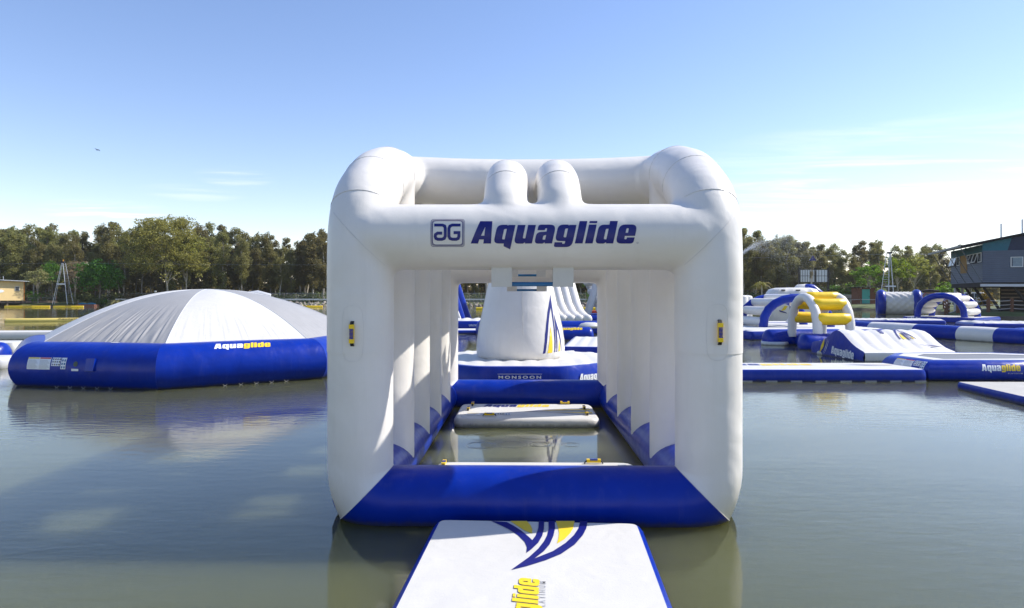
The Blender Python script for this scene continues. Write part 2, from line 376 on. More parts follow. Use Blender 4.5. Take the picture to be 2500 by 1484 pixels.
def offset_poly(p, d):
    n = len(p); o = []
    for i in range(n):
        a = (Vector(p[i]) - Vector(p[i - 1])).normalized(); b = (Vector(p[(i + 1) % n]) - Vector(p[i])).normalized()
        na, nb = Vector((-a.y, a.x)), Vector((-b.y, b.x)); m = (na + nb).normalized()
        o.append(tuple(Vector(p[i]) + m * d / max(0.4, m.dot(na))))
    return o
def slab(parent, poly, h, corner=0.12, side=None, top=None, rim=0.05, bot=-0.06, ridges=None, q=4):
    """drop-stitch platform from a counter-clockwise outline: bulging side and a deck sheet"""
    p = rpoly([(x, y, corner) for x, y in poly], q)
    prof = ((bot, rim * 1.2), (bot + (h - bot) * .15, rim * .3), (bot + (h - bot) * .5, 0.0), (bot + (h - bot) * .8, rim * .25), (h - .012, rim * .75), (h, rim * 1.3))
    R = [[(x, y, z) for x, y in offset_poly(p, d)] for z, d in prof]
    g = G(); g.rings(R, cap=False); g.F.append(tuple(range(len(p) - 1, -1, -1))); g.M.append(0)
    b = g.build('side_wall', side or BLUE, parent)
    g = G(); d = offset_poly(p, rim * 1.3)
    if ridges is None:
        g.add([(x, y, h) for x, y in d], [tuple(range(len(d)))])
        k = g.build('deck', top or WHITE2, parent)
    else:
        ax, pitch, amp = ridges
        bm = bmesh.new(); bm.faces.new([bm.verts.new((x, y, 0)) for x, y in d])
        for axis in (0, 1):
            lo = min(v[axis] for v in d); hi = max(v[axis] for v in d); st = pitch / 6 if axis == ax else 0.5
            for i in range(1, int((hi - lo) / st) + 1):
                co = [0, 0, 0]; no = [0, 0, 0]; co[axis] = lo + i * st; no[axis] = 1
                bmesh.ops.bisect_plane(bm, geom=bm.verts[:] + bm.edges[:] + bm.faces[:], plane_co=co, plane_no=no)
        for v in bm.verts:
            e = 0 if v.is_boundary else 1
            v.co.z = h + e * amp * abs(sin(pi * v.co[ax] / pitch))
        me = bpy.data.meshes.new('deck'); bm.to_mesh(me); bm.free(); me.materials.append(top or WHITE2)
        me.polygons.foreach_set('use_smooth', [True] * len(me.polygons))
        k = bpy.data.objects.new('deck', me); COL.objects.link(k); k.parent = parent
    return b, k
# ------------------------------------------------------------------ water
def water_material():
    m = bpy.data.materials.new('pond_water'); m.use_nodes = True; t = m.node_tree; b = t.nodes['Principled BSDF']
    b.inputs['Roughness'].default_value = 0.03; b.inputs['Subsurface Weight'].default_value = 1.0; b.inputs['Subsurface Radius'].default_value = (1.0, 0.9, 0.6); b.inputs['Subsurface Scale'].default_value = 6.0; b.inputs['Specular IOR Level'].default_value = 0.8; b.inputs['IOR'].default_value = 1.333
    geo = nd(t, 'ShaderNodeNewGeometry'); pos = geo.outputs['Position']
    def mapped(sx, sy, rz=0.0):
        mp = nd(t, 'ShaderNodeMapping'); mp.inputs['Scale'].default_value = (sx, sy, 1); mp.inputs['Rotation'].default_value = (0, 0, rz); ln(t, pos, mp.inputs['Vector']); return mp.outputs[0]
    def noi(v, sc, det=3.0, ro=0.55, di=0.0):
        n = nd(t, 'ShaderNodeTexNoise', i_Scale=sc, i_Detail=det, i_Roughness=ro, i_Distortion=di); ln(t, v, n.inputs['Vector']); return n.outputs['Fac']
    # turbid body colour, silt in slow drifting patches
    mixc = nd(t, 'ShaderNodeMix', data_type='RGBA'); ln(t, noi(mapped(.25, .5), 1.0, 3), mixc.inputs[0])
    mixc.inputs[6].default_value = (0.090, 0.093, 0.034, 1); mixc.inputs[7].default_value = (0.112, 0.114, 0.044, 1)
    ln(t, mixc.outputs[2], b.inputs['Base Color'])
    gust = nd(t, 'ShaderNodeMapRange', interpolation_type='SMOOTHSTEP'); gust.inputs['From Min'].default_value = .36; gust.inputs['From Max'].default_value = .64
    gust.inputs['To Min'].default_value = 0.45; gust.inputs['To Max'].default_value = 1.25
    ln(t, noi(mapped(.10, .22, .15), 1.0, 2), gust.inputs['Value'])
    # sheltered pool inside the arch frame is nearly calm
    sx = nd(t, 'ShaderNodeSeparateXYZ'); ln(t, pos, sx.inputs[0]); X, Y = sx.outputs[0], sx.outputs[1]
    a = mth(t, 'MULTIPLY', mth(t, 'LESS_THAN', mth(t, 'ABSOLUTE', mth(t, 'SUBTRACT', X, .25)), 1.7), mth(t, 'LESS_THAN', mth(t, 'ABSOLUTE', mth(t, 'SUBTRACT', Y, 10.0)), 3.4))
    calm = mth(t, 'SUBTRACT', 1.0, mth(t, 'MULTIPLY', a, 0.8))
    w1 = mth(t, 'MULTIPLY', noi(mapped(1.0, 2.6, .12), 2.6, 3, .5, .3), .0034)
    w2 = mth(t, 'MULTIPLY', noi(mapped(1.0, 2.2, -.18), 9.0, 3, .6, .2), .0010)
    w3 = mth(t, 'MULTIPLY', noi(mapped(.6, 1.0, .4), .55, 2), .007)
    h = mth(t, 'MULTIPLY', mth(t, 'MULTIPLY', mth(t, 'ADD', mth(t, 'ADD', w1, w2), w3), gust.outputs[0]), calm)
    for cx, cy, r0, am in ((1173, 1087, .20, .0022), (1250, 1085, .22, .0018), (1317, 1085, .14, .003), (1395, 1086, .12, .0016), (1312, 1062, .32, .0018), (1190, 1066, .30, .0012)):
        c = PZ(cx, cy, 0); dx = mth(t, 'SUBTRACT', X, c.x); dy = mth(t, 'SUBTRACT', Y, c.y)
        d = mth(t, 'SQRT', mth(t, 'ADD', mth(t, 'MULTIPLY', dx, dx), mth(t, 'MULTIPLY', dy, dy)))
        e = mth(t, 'DIVIDE', mth(t, 'SUBTRACT', d, r0), .055)
        g_ = mth(t, 'EXPONENT', mth(t, 'MULTIPLY', mth(t, 'MULTIPLY', e, e), -1.0))
        h = mth(t, 'ADD', h, mth(t, 'MULTIPLY', mth(t, 'MULTIPLY', mth(t, 'SINE', mth(t, 'MULTIPLY', d, 110.0)), g_), am * .45))
    bp = nd(t, 'ShaderNodeBump', i_Strength=1.0, i_Distance=1.0); ln(t, h, bp.inputs['Height']); ln(t, bp.outputs[0], b.inputs['Normal'])
    return m
WATER = water_material()
g = G(); g.add([(-6000, -6000, 0), (6000, -6000, 0), (6000, 6000, 0), (-6000, 6000, 0)], [(0, 1, 2, 3)])
structure(g.build('water', WATER, smooth=False))

# ------------------------------------------------------------------ land around the pond
GRASSM = mat('bank_grass', (0.085, 0.105, 0.026), 0.9, bump=0.05, bscale=3.0, vary=0.45, vscale=0.35)
MUD = mat('bank_earth', (0.10, 0.075, 0.045), 0.95, bump=0.06, bscale=4.0, vary=0.4, vscale=0.8)
SHORE = [(-900, -200), (-420, 60), (-230, 128), (-150, 137), (-118, 140), (-100, 138), (-92, 137), (-80, 140), (-66, 141), (-50, 141), (-34, 142), (-16, 141), (0, 140), (14, 138), (28, 134), (40, 126),
         (47, 115), (50.5, 106), (53, 98), (54, 88), (51, 80), (47, 73), (42.5, 67), (41.5, 63.5), (44, 61.8), (50, 61), (60, 60), (80, 57), (120, 52), (260, 20), (900, -200)]
O = Vector((0, 34))
def inland(k, z):
    o = []
    for x, y in SHORE:
        v = Vector((x, y)) - O; q = O + v.normalized() * (v.length + k); o.append((q.x, q.y, z))
    return o
def densify(L, n=5):
    o = []
    for i in range(len(L) - 1):
        for k in range(n): o.append(tuple(Vector(L[i]).lerp(Vector(L[i + 1]), k / n)))
    return o + [L[-1]]
Rr = [densify(inland(k, z)) for k, z in ((-0.6, -.5), (0, -.03), (.5, .28), (1.5, .50), (4, .62), (12, .78), (60, 1.1), (5000, 3.0))]
for j in (1, 2, 3, 4):
    Rr[j] = [(x + noise.noise((x * .5, y * .5, j)) * .5, y + noise.noise((x * .5, y * .5, j + 9)) * .5, z + noise.noise((x * .7, y * .7, 5 + j)) * .16 * (j > 1)) for x, y, z in Rr[j]]
g = G(); n = len(Rr[0])
for j in range(len(Rr) - 1):
    g.add(Rr[j] + Rr[j + 1], [(i, i + 1, n + i + 1, n + i) for i in range(n - 1)], 0 if j < 2 else 1)
structure(g.build('bank', [MUD, GRASSM], sharp=80))
def ground(x, y):                # height of the land there
    p = Vector((x, y)) - O; best = 1e9
    a = atan2(p.y, p.x)
    for i in range(len(SHORE) - 1):
        u = Vector(SHORE[i]) - O; v = Vector(SHORE[i + 1]) - O; au, av = atan2(u.y, u.x), atan2(v.y, v.x)
        if min(au, av) <= a <= max(au, av) and abs(au - av) < 2:
            dirv = p.normalized(); e = v - u; den = dirv.x * e.y - dirv.y * e.x
            if abs(den) < 1e-9: continue
            tt = (u.x * e.y - u.y * e.x) / den; k = p.length - tt
            pr = ((-0.6, -.5), (0, -.03), (.5, .28), (1.5, .50), (4, .62), (12, .78), (60, 1.1), (5000, 3.0))
            for (k0, z0), (k1, z1) in zip(pr, pr[1:]):
                if k0 <= k <= k1: return z0 + (z1 - z0) * (k - k0) / (k1 - k0)
            return -.5
    return 0.6

# ------------------------------------------------------------------ the white arch frame in front
gate = thing('inflatable_gate', 'large white inflatable tunnel frame on a blue base behind the printed walkway', 'inflatable gate', (0.211, 6.6, 0), radians(-0.8))
GA, GR, GZ0, GZ1, GD = 1.68, 0.313, 0.19, 2.716, 6.8
NS = 36
def fr_ring(px, pz, sx, sz, t, k, y0):
    """cross-section of the frame tube at angle t round the inner corner (px, pz); t = 0 is the post, 90 the beam"""
    tt = min(t, 90 - t); s_ = 1 + k * (1 / cos(radians(tt)) - 1)
    dx, dz = sx * cos(radians(t)), sz * sin(radians(t)); R = []
    for a in range(NS):
        f = 2 * pi * a / NS; d = (GR + GR * cos(f)) * s_; R.append((px + dx * d, y0 + GR * sin(f), pz + dz * d))
    return R
def lerp_rings(A, B, n): return [[tuple(Vector(p).lerp(Vector(q), i / n)) for p, q in zip(A, B)] for i in range(1, n)]
KT, KB = -0.35, 0.30
xin, zb, zt = GA - GR, GZ0 + GR, GZ1 - GR
LOWER = []
for y0, s_y in ((0.0, 1), (GD, -1)):
    for sx in (-1, 1):
        low = [fr_ring(sx * xin, zb, sx, -1, t, KB, y0) for t in (45, 35, 25, 15, 7, 0)]
        up = [[(a_, b_, 1.62) for a_, b_, c_ in fr_ring(sx * xin, zt, sx, 1, 0, KT, y0)]]
        LOWER.append((low + lerp_rings(low[-1], up[0], 10) + up, sx, y0))
    A = [fr_ring(-xin, zb, -1, -1, t, KB, y0) for t in (45, 55, 65, 75, 83, 90)]; B = [fr_ring(xin, zb, 1, -1, t, KB, y0) for t in (90, 83, 75, 65, 55, 45)]
    mid = lerp_rings(A[-1], B[0], 16)
    g = G(); g.rings(A + mid + B, cap=False); g.build('base_tube', BLUE, gate, sharp=60)
def arch_z(y):                   # height of the roof tubes' axis along the tunnel
    y = min(y, GD - y)
    pts = ((0, 2.30), (.015, 2.70), (.08, 2.93), (.22, 3.10), (.42, 3.23), (.8, 3.42), (1.3, 3.56), (1.8, 3.63), (2.3, 3.645), (9, 3.645))
    for (a, z0), (b, z1) in zip(pts, pts[1:]):
        if a <= y <= b:
            t = (y - a) / (b - a); return z0 + (z1 - z0) * t
AY = [0.0, .0001, .02, .05, .11, .22, .35, .55, .8, 1.05, 1.3, 1.55, 1.8, 2.05, 2.3, 2.9, 3.4]; AY = AY + [GD - y for y in AY[-2::-1]]
def sm(L, it=2):
    for _ in range(it): L = [L[0]] + [(a + 2 * b + c) / 4 for a, b, c in zip(L, L[1:], L[2:])] + [L[-1]]
    return L
AZ = [arch_z(y) for y in AY]; AZ[1] = AZ[-2] = 2.44
def sm2(L, it=2):                # round the path off
    L = [Vector(p) for p in L]
    for _ in range(it):
        o = [L[0]]
        for a, b in zip(L, L[1:]): o += [a.lerp(b, .25), a.lerp(b, .75)]
        L = o + [L[-1]]
    return L
import numpy as np
TUBES = []                       # (name, path, radius, number of sides)
for y0 in (0.0, GD): TUBES.append(('beam', [(-1.6 + 3.2 * i / 16, y0, GZ1) for i in range(17)], GR * .997))
ARCH_P = sm2([(0, 0, 1.35)] + [(0, y, z) for y, z in zip(AY, AZ)] + [(0, GD, 1.35)])
for sx in (-1, 1): TUBES.append(('arch_tube', [(sx * GA, p.y, p.z) for p in ARCH_P], GR))
for sx in (-1, 1):
    for y in (1.36, 2.72, 4.08, 5.44): TUBES.append(('side_tube', [(sx * GA, y, 1.9), (sx * GA, y, 2.6), (sx * GA, y, arch_z(y))], GR * .972))
for y in (2.3, 4.5): TUBES.append(('cross_beam', [(x, y, 3.665 - .05 * (1 - (x / GA) ** 2)) for x in [GA * (i / 16 - 1) for i in range(33)]], GR * .97))
cy_ = [0.0, .12, .3, .5, .75, 1.05, 1.4, 1.8, 2.3, 3.4]; cz_ = [2.86, 3.06, 3.215, 3.32, 3.395, 3.44, 3.47, 3.49, 3.50, 3.50]
for x in (-.275, .255):
    pth = list(zip([x] * 10, cy_, cz_)); pth += [(x, GD - y, z) for _, y, z in pth[-2::-1]]; TUBES.append(('centre_tube', pth, .213))
HV, NIT = .028, 26
g = G()
for nm, pth, r in TUBES: g.tube(pth, r + NIT * .5 * HV * HV / 4 / r, n=32, mitre=False)
tmp = g.build('weld', WHITE); md = tmp.modifiers.new('r', 'REMESH'); md.mode = 'VOXEL'; md.voxel_size = HV
m2_ = tmp.modifiers.new('s', 'SMOOTH'); m2_.factor = .5; m2_.iterations = NIT
bpy.context.view_layer.update(); dg = bpy.context.evaluated_depsgraph_get(); wm = bpy.data.meshes.new_from_object(tmp.evaluated_get(dg)); bpy.data.objects.remove(tmp)
nv, nf = len(wm.vertices), len(wm.polygons)
co = np.empty(nv * 3); wm.vertices.foreach_get('co', co); co = co.reshape(-1, 3); no = np.empty(nv * 3); wm.vertices.foreach_get('normal', no); no = no.reshape(-1, 3)
fc = np.empty(nf * 3); wm.polygons.foreach_get('center', fc); fc = fc.reshape(-1, 3); loops = [tuple(p.vertices) for p in wm.polygons]
best = np.full(nf, 1e9); who = np.zeros(nf, int)
for k, (nm, pth, r) in enumerate(TUBES):
    P_ = np.array([tuple(p) for p in pth]); dmin = np.full(nf, 1e9)
    for a_, b_ in zip(P_, P_[1:]):
        d_ = b_ - a_; t_ = np.clip(((fc - a_) @ d_) / (d_ @ d_), 0, 1); dmin = np.minimum(dmin, np.linalg.norm(fc - (a_ + t_[:, None] * d_), axis=1))
    dmin -= r; w_ = dmin < best - 1e-6; best[w_] = dmin[w_]; who[w_] = k
def weld_part(name, faces, extra=None):
    ids = {}; V, F, N = [], [], []
    for i in faces:
        f_ = []
        for v in loops[i]:
            if v not in ids: ids[v] = len(V); V.append(tuple(co[v])); N.append(tuple(no[v]))
            f_.append(ids[v])
        F.append(tuple(f_))
    if extra:                    # plain lower length of a post or side tube
        R_, cen = extra; o = len(V); n_ = len(R_[0])
        for r_, c_ in zip(R_, cen):
            for p in r_: V.append(tuple(p)); N.append(tuple((Vector(p) - Vector(c_)).normalized()))
        for i in range(len(R_) - 1):
            for a_ in range(n_):
                q_ = (o + i * n_ + a_, o + i * n_ + (a_ + 1) % n_, o + (i + 1) * n_ + (a_ + 1) % n_, o + (i + 1) * n_ + a_)
                e1_, e2_ = Vector(V[q_[1]]) - Vector(V[q_[0]]), Vector(V[q_[3]]) - Vector(V[q_[0]]); F.append(q_ if e1_.cross(e2_).dot(Vector(N[q_[0]])) > 0 else q_[::-1])
    me = bpy.data.meshes.new(name); me.from_pydata(V, [], F); me.materials.append(WHITE); me.polygons.foreach_set('use_smooth', [True] * len(F)); me.update()
    me.normals_split_custom_set_from_vertices(N)
    o = bpy.data.objects.new(name, me); COL.objects.link(o); o.parent = gate; return o
from mathutils.bvhtree import BVHTree
BVH = BVHTree.FromPolygons([tuple(c_) for c_ in co], loops)
for k, (nm, pth, r) in enumerate(TUBES):
    fs = np.nonzero(who == k)[0]
    if nm == 'arch_tube':        # the feet of the arch belong to the posts
        sx = -1 if pth[0][0] < 0 else 1
        for R_, sx_, y0 in LOWER:
            if sx_ != sx: continue
            ft_ = [i for i in fs if 1.6 < fc[i][2] < 2.62 and abs(fc[i][1] - y0) < .6]
            post = weld_part('post', ft_, (R_, [(sx * GA, y0, min(max(p[2] for p in r_), 1e9) if j > 5 else sum(p[2] for p in r_) / len(r_)) for j, r_ in enumerate(R_)]))
            if y0 == 0:
                vl = []
                for q_ in range(24):   # weld line where post and beam meet, laid on the surface
                    s_ = -.275 + .50 * q_ / 23; hit = BVH.ray_cast(Vector((sx * (GA + s_), -2, GZ1 + s_)), Vector((0, 1, 0)))[0]
                    if hit is not None: vl.append(hit - Vector((0, .001, 0)))
                g = G(); g.tube(vl, .0028, n=5, mitre=False); g.build('seam', SEAM, post)
                c = sum((Vector(p) for p in R_[0]), Vector()) / NS; g = G(); g.tube([c + (Vector(p) - c) * 1.001 for p in R_[0]], .0035, n=5, closed=True, mitre=False); g.build('seam', SEAM, post)
        ar = weld_part('arch_tube', [i for i in fs if fc[i][2] >= 2.62 or min(abs(fc[i][1]), abs(fc[i][1] - GD)) >= .6])
        for i in (22, 34, 46):
            t = (Vector(pth[i + 1]) - Vector(pth[i - 1])).normalized(); u = Vector((1, 0, 0)); v = t.cross(u)
            g = G(); g.tube([Vector(pth[i]) + (u * cos(a * pi / 16) + v * sin(a * pi / 16)) * (GR + .005) for a in range(32)], .004, n=5, closed=True, mitre=False); g.build('seam', SEAM, ar)
    elif nm == 'side_tube':
        x, y = pth[0][:2]; zs = [GZ0 + (2.2 - GZ0) * i / 8 for i in range(9)]
        R_ = [[(x + GR * .972 * cos(2 * pi * a / 36), y + GR * .972 * sin(2 * pi * a / 36), z) for a in range(36)] for z in zs]
        weld_part('side_tube', [i for i in fs if fc[i][2] > 2.18], (R_, [(x, y, z) for z in zs]))
    else:
        o_ = weld_part(nm, fs)
        if nm == 'centre_tube':
            for i in (2, 4):
                t = (Vector(pth[i + 1]) - Vector(pth[i - 1])).normalized(); u = Vector((1, 0, 0)); v = t.cross(u)
                g = G(); g.tube([Vector(pth[i]) + (u * cos(a * pi / 14) + v * sin(a * pi / 14)) * .2175 for a in range(28)], .003, n=5, closed=True, mitre=False); g.build('seam', SEAM, o_)
        if nm == 'beam' and pth[0][1] == 0:
            g = G(); g.tube([(x, -(GR + .002) * cos(radians(56)), GZ1 + (GR + .002) * sin(radians(56))) for x in (-1.36, 0, 1.36)], .0022, n=5, mitre=False); g.build('seam', SEAM, o_)
bpy.data.meshes.remove(wm)
for sx in (-1, 1):
    g = G(); g.tube([(sx * GA, .12 + (GD - .24) * i / 10, GZ0) for i in range(11)], GR, n=32); g.build('base_tube', BLUE, gate, sharp=60)
# grab bars slung on white fabric loops under the beams
def slung_bar(y, ztop, zbar, sc=1.0):
    for s_ in (-1, 1):
        g = G(); x = -.015 + s_ * .293 * sc; w = .196 * sc
        g.add([(x - w / 2, y - .05, ztop), (x + w / 2, y - .05, ztop), (x + w / 2, y - .045, zbar + .03), (x - w / 2, y - .045, zbar + .03),
               (x - w / 2, y - .03, zbar - .026), (x + w / 2, y - .03, zbar - .026), (x + w / 2, y + .03, zbar - .026), (x - w / 2, y + .03, zbar - .026),
               (x - w / 2, y + .05, zbar + .03), (x + w / 2, y + .05, zbar + .03), (x - w / 2, y + .055, ztop), (x + w / 2, y + .055, ztop)],
              [(0, 1, 2, 3), (3, 2, 5, 4), (4, 5, 6, 7), (7, 6, 9, 8), (8, 9, 11, 10)])
        g.build('hanging_loop', WHITE2, gate, sharp=50)
    g = G(); g.tube([(-.015 - .2 * sc - .19 * sc, y, zbar), (-.015 + .2 * sc + .19 * sc, y, zbar)], .021, n=12); g.build('grab_bar', TEALBAR, gate)
slung_bar(-.06, 2.44, 2.262); slung_bar(5.75, 2.86, 2.52, .85); slung_bar(GD + .02, 2.45, 2.262)
slung_bar(1.1, 3.36, 2.56, .85)
for s_ in (-1, 1):               # round reinforcing patch edges above the loops
    g = G(); g.tube([(-.015 + s_ * .29 + .20 * cos(a), -GR * sin(.55 - .0 + .9 * sin(a) * .35) * 1.004, GZ1 - GR * cos(.55 + .9 * sin(a) * .35) * 1.004) for a in [pi * i / 16 for i in range(17)]], .002, n=5, mitre=False); g.build('patch_edge', SEAM, gate)
# lettering on the front beam: emblem box and name
def beam_map(u, v): a = v / GR; return Vector((u, -(GR + .006) * cos(a), GZ1 + (GR + .006) * sin(a)))
px2u = lambda px: (px - CX) / FPX * 6.29 - .211 + .0
u0 = px2u(1150); sz = (px2u(1559) - u0) / (AG_W)
vb = (2.15 + (HY - 594) / FPX * 6.29) - GZ1
f = lambda u, v: beam_map(u0 + u * sz, vb + v * sz)
print_on('lettering', AQUA + GLIDE, f, PRINT_BLUE, gate, 0, 10)
eu0, eu1 = px2u(1052), px2u(1135); ev0, ev1 = 2.15 + (HY - 602) / FPX * 6.29 - GZ1, 2.15 + (HY - 533) / FPX * 6.29 - GZ1
def rr(i, w): 
    A_ = rpoly([(eu0 + i, ev0 + i, .03), (eu1 - i, ev0 + i, .03), (eu1 - i, ev1 - i, .03), (eu0 + i, ev1 - i, .03)]); i += w
    B_ = rpoly([(eu0 + i, ev0 + i, .028), (eu1 - i, ev0 + i, .028), (eu1 - i, ev1 - i, .028), (eu0 + i, ev1 - i, .028)]); return [A_, B_]
em = [rr(0, .0035), rr(.0085, .0035), rr(.015, .0055)]
def gl(c): return (eu0 + (c[0] - 652) / 203 * (eu1 - eu0), ev1 - (c[1] - 462) / 165 * (ev1 - ev0))
ew = 18 / 203 * (eu1 - eu0)
em += [stroke([gl(c) for c in ((673, 500), (722, 500), (736, 506), (740, 520), (740, 566), (734, 578), (720, 583), (696, 583), (684, 578), (680, 566), (682, 556), (694, 548), (722, 548))], ew),
       stroke([gl(c) for c in ((831, 500), (782, 500), (768, 506), (762, 520), (762, 566), (768, 578), (782, 583), (806, 583), (818, 578), (822, 566), (822, 545), (790, 545))], ew)]
print_on('emblem', em, beam_map, PRINT_BLUE, gate, 0, 10)
regc = (px2u(1557), vb + .005)
print_on('emblem', [[[(regc[0] + .008 * cos(a), regc[1] + .008 * sin(a)) for a in [2 * pi * i / 12 for i in range(12)]], [(regc[0] + .006 * cos(a), regc[1] + .006 * sin(a)) for a in [2 * pi * i / 12 for i in range(12)]]]], beam_map, PRINT_BLUE, gate)
for hx, zz in ((-GA, 1.80), (GA, 1.815)):
    handle(gate, frame_M((hx + (.0 if hx < 0 else .015), -GR * 1.004, zz), (0, 0, 1), (0, -1, 0)), .215)
    rim = rpoly([(-.085, -.26, .09), (.085, -.26, .09), (.105, 0, .1), (.085, .26, .09), (-.085, .26, .09), (-.105, 0, .1)], 6)
    g = G(); g.tube([(hx + GR * 1.015 * sin(u / GR), -GR * 1.015 * cos(u / GR), zz + v) for u, v in rim], .0014, n=5, closed=True, mitre=False); g.build('patch_edge', SEAM, gate)
# water beads and the odd splash on the beam and posts
g = G(); rr_ = random.Random(4)
def bead(c, n_, r):
    M = frame_M(c, Vector(n_).orthogonal(), n_); V = [M @ Vector((r * cos(a) , r * sin(a), 0)) for a in [2 * pi * i / 6 for i in range(6)]] + [M @ Vector((0, 0, r * .7))]
    g.add(V, [(i, (i + 1) % 6, 6) for i in range(6)])
for _ in range(420):
    x = rr_.uniform(-1.5, 1.5); a = rr_.gauss(.1, .5); n_ = Vector((0, -cos(a), sin(a))); bead(Vector((x, 0, GZ1)) + n_ * GR, n_, rr_.uniform(.0015, .0045))
for _ in range(160):
    x = rr_.choice((-.275, .255)); i = rr_.randint(2, 6); a = rr_.uniform(-1.2, 1.2); n_ = Vector((sin(a), -.45, cos(a))).normalized(); bead(Vector((x, cy_[i], cz_[i])) + n_ * .213, n_, rr_.uniform(.002, .005))
DROP = mat('water_beads', (.8, .82, .84), .05, spec=.8)
tag(g.build('water_beads', DROP, gate), None, None, kind='stuff')

# ------------------------------------------------------------------ printed walkway in front
wk = [PZ(1062, 1275, .15), PZ(1565, 1275, .15), PZ(1640, 1484, .15), PZ(960, 1484, .15)]
ax = ((wk[0] + wk[1]) / 2 - (wk[3] + wk[2]) / 2).normalized(); axp = Vector((ax.y, -ax.x, 0)); c0 = (wk[0] + wk[1]) / 2
c0 = Vector((c0.x, 6.10, 0)) ; half = .925
walk = thing('inflatable_walkway', 'white floating walkway printed with blue and yellow sails leading up to the white tunnel frame', 'floating walkway', (c0.x, c0.y, 0), atan2(-ax.x, ax.y))
slab(walk, [(-half, -6.4), (half, -6.4), (half, 0), (-half, 0)], .15, corner=.14, rim=.045, bot=-.05)
WI = walk.matrix_basis.inverted()
def wpx(c): return (WI @ PZ(781 + c[0] * .4149, 915 + c[1] * .4149, .15)).xy
flat = lambda u, v: Vector((u, v, .1535))
sb = [[[wpx(c) for c in ((1008,862),(1060,885),(1110,910),(1165,945),(1205,985),(1218,1015),(1215,1050),(1245,1028),(1285,990),(1308,950),(1318,910),(1320,862),(1288,862),(1286,900),(1272,945),(1250,975),(1225,952),(1185,918),(1140,890),(1100,868))]],
      [[wpx(c) for c in ((1345,862),(1346,905),(1338,945),(1320,980),(1285,1025),(1230,1075),(1125,1150),(1215,1128),(1330,1092),(1420,1055),(1500,1000),(1548,945),(1568,905),(1575,862),(1532,862),(1522,905),(1495,945),(1445,992),(1370,1040),(1262,1083),(1320,1038),(1352,1000),(1374,950),(1384,905),(1382,862))]]]
sy = [[[wpx(c) for c in ((1120,862),(1160,888),(1205,918),(1248,935),(1250,912),(1240,888),(1218,862))]], [[wpx(c) for c in ((1388,862),(1400,895),(1408,930),(1404,965),(1396,994),(1440,968),(1472,935),(1490,905),(1498,862))]]]
print_on('sail_emblem', sb, flat, PRINT_BLUE, walk); print_on('sail_emblem', sy, flat, PRINT_YELLOW, walk)
e1 = WI @ PZ(1258, 1414, .15); e2 = WI @ PZ(1317, 1412, .15)   # the upright word's last letter
lh = (e2 - e1).length; wl = AG_W * lh * .86
d_u = Vector((0, 1, 0)); o_ = Vector((e2.x, e2.y - wl, .1535)); lf = lambda u, v: o_ + Vector((-v * lh, u * lh * .86, 0))
lf2 = lambda u, v: lf(u, v) + Vector((0, 0, .003)); lf0 = lambda u, v: lf(u, v)
print_on('lettering', AQUA, lf2, PRINT_BLUE, walk); print_on('lettering', GLIDE, lf2, PRINT_YELLOW, walk)
oe = []
for loops in GLIDE:
    e_ = []
    for j, L in enumerate(loops):
        ar_ = sum(L[i - 1][0] * L[i][1] - L[i][0] * L[i - 1][1] for i in range(len(L))); d_ = .015 if j == 0 else -.012
        e_.append(offset_poly(L, -d_ if ar_ > 0 else d_))
    oe.append(e_)
print_on('letter_outline', oe, lf0, PRINT_GREY, walk)
pw = font_word('PLATINUM', 1.55); o2 = WI @ PZ(1333, 1420, .15); ph = .045
lp = .44; print_on('lettering', pw, lambda u, v: Vector((o2.x - v * ph, o2.y - lp + u * lp / pw[3], .1535)), PRINT_GREY, walk)

# ------------------------------------------------------------------ two boards floating inside the frame
def board(label, y0, y1, x0, x1, hnd):
    b = thing('floating_board', label, 'floating board', ((x0 + x1) / 2, (y0 + y1) / 2, 0), radians(-0.8), 'boards floating inside the frame')
    w, d = (x1 - x0) / 2, (y1 - y0) / 2
    slab(b, [(-w, -d), (w, -d), (w, d), (-w, d)], .14, corner=.22, side=WHITE2, rim=.035, bot=-.03)
    for x, y, rz in hnd: handle(b, frame_M((x, y, .141), (cos(rz), sin(rz), 0), (0, 0, 1)), .21)
    g = G(); g.tube([(-w + .17, -d + .22, .139), (-w + .17, -d + .22, .146)], .05, n=16); g.build('valve', LGREY, b)
    return b, w, d
bA, w, d = board('white board with sail stripes and six yellow handles at the back of the pool', 11.12, 12.72, -.96, 1.46,
                 ((-.62, -.52, 0), (-1.02, .1, pi / 2), (-.98, .62, pi / 2), (1.02, -.35, pi / 2), (1.03, .25, pi / 2), (.72, .74, 0)))
fb = lambda u, v: Vector((u, v, .1445))
lg = 1.22 / AG_W; print_on('lettering', AQUA, lambda u, v: fb(-.78 + u * lg, .42 + v * lg * 1.7), PRINT_BLUE, bA); print_on('lettering', GLIDE, lambda u, v: fb(-.78 + u * lg, .42 + v * lg * 1.7), PRINT_YELLOW, bA)
print_on('sail_emblem', [[[(-.05, -.08), (.35, .12), (.8, .24), (1.12, .28), (1.12, .255), (.8, .215), (.38, .10), (0.0, -.08)]], [[(-.2, -.10), (.3, -.02), (.7, -.0), (1.1, -.03), (1.1, -.06), (.7, -.03), (.3, -.05)]], [[(.1, -.12), (.6, -.2), (.98, -.36), (.98, -.39), (.6, -.23)]]], fb, PRINT_BLUE, bA)
print_on('sail_emblem', [[[(.25, .02), (.6, .14), (1.13, .2), (1.13, .08), (.7, .06)]], [[(.45, -.14), (.8, -.12), (1.13, -.1), (1.13, -.26), (.8, -.2)]]], fb, PRINT_YELLOW, bA)
sticker(bA, lambda u, v: fb(-1.02 + u, -.46 + v), .75, .2)
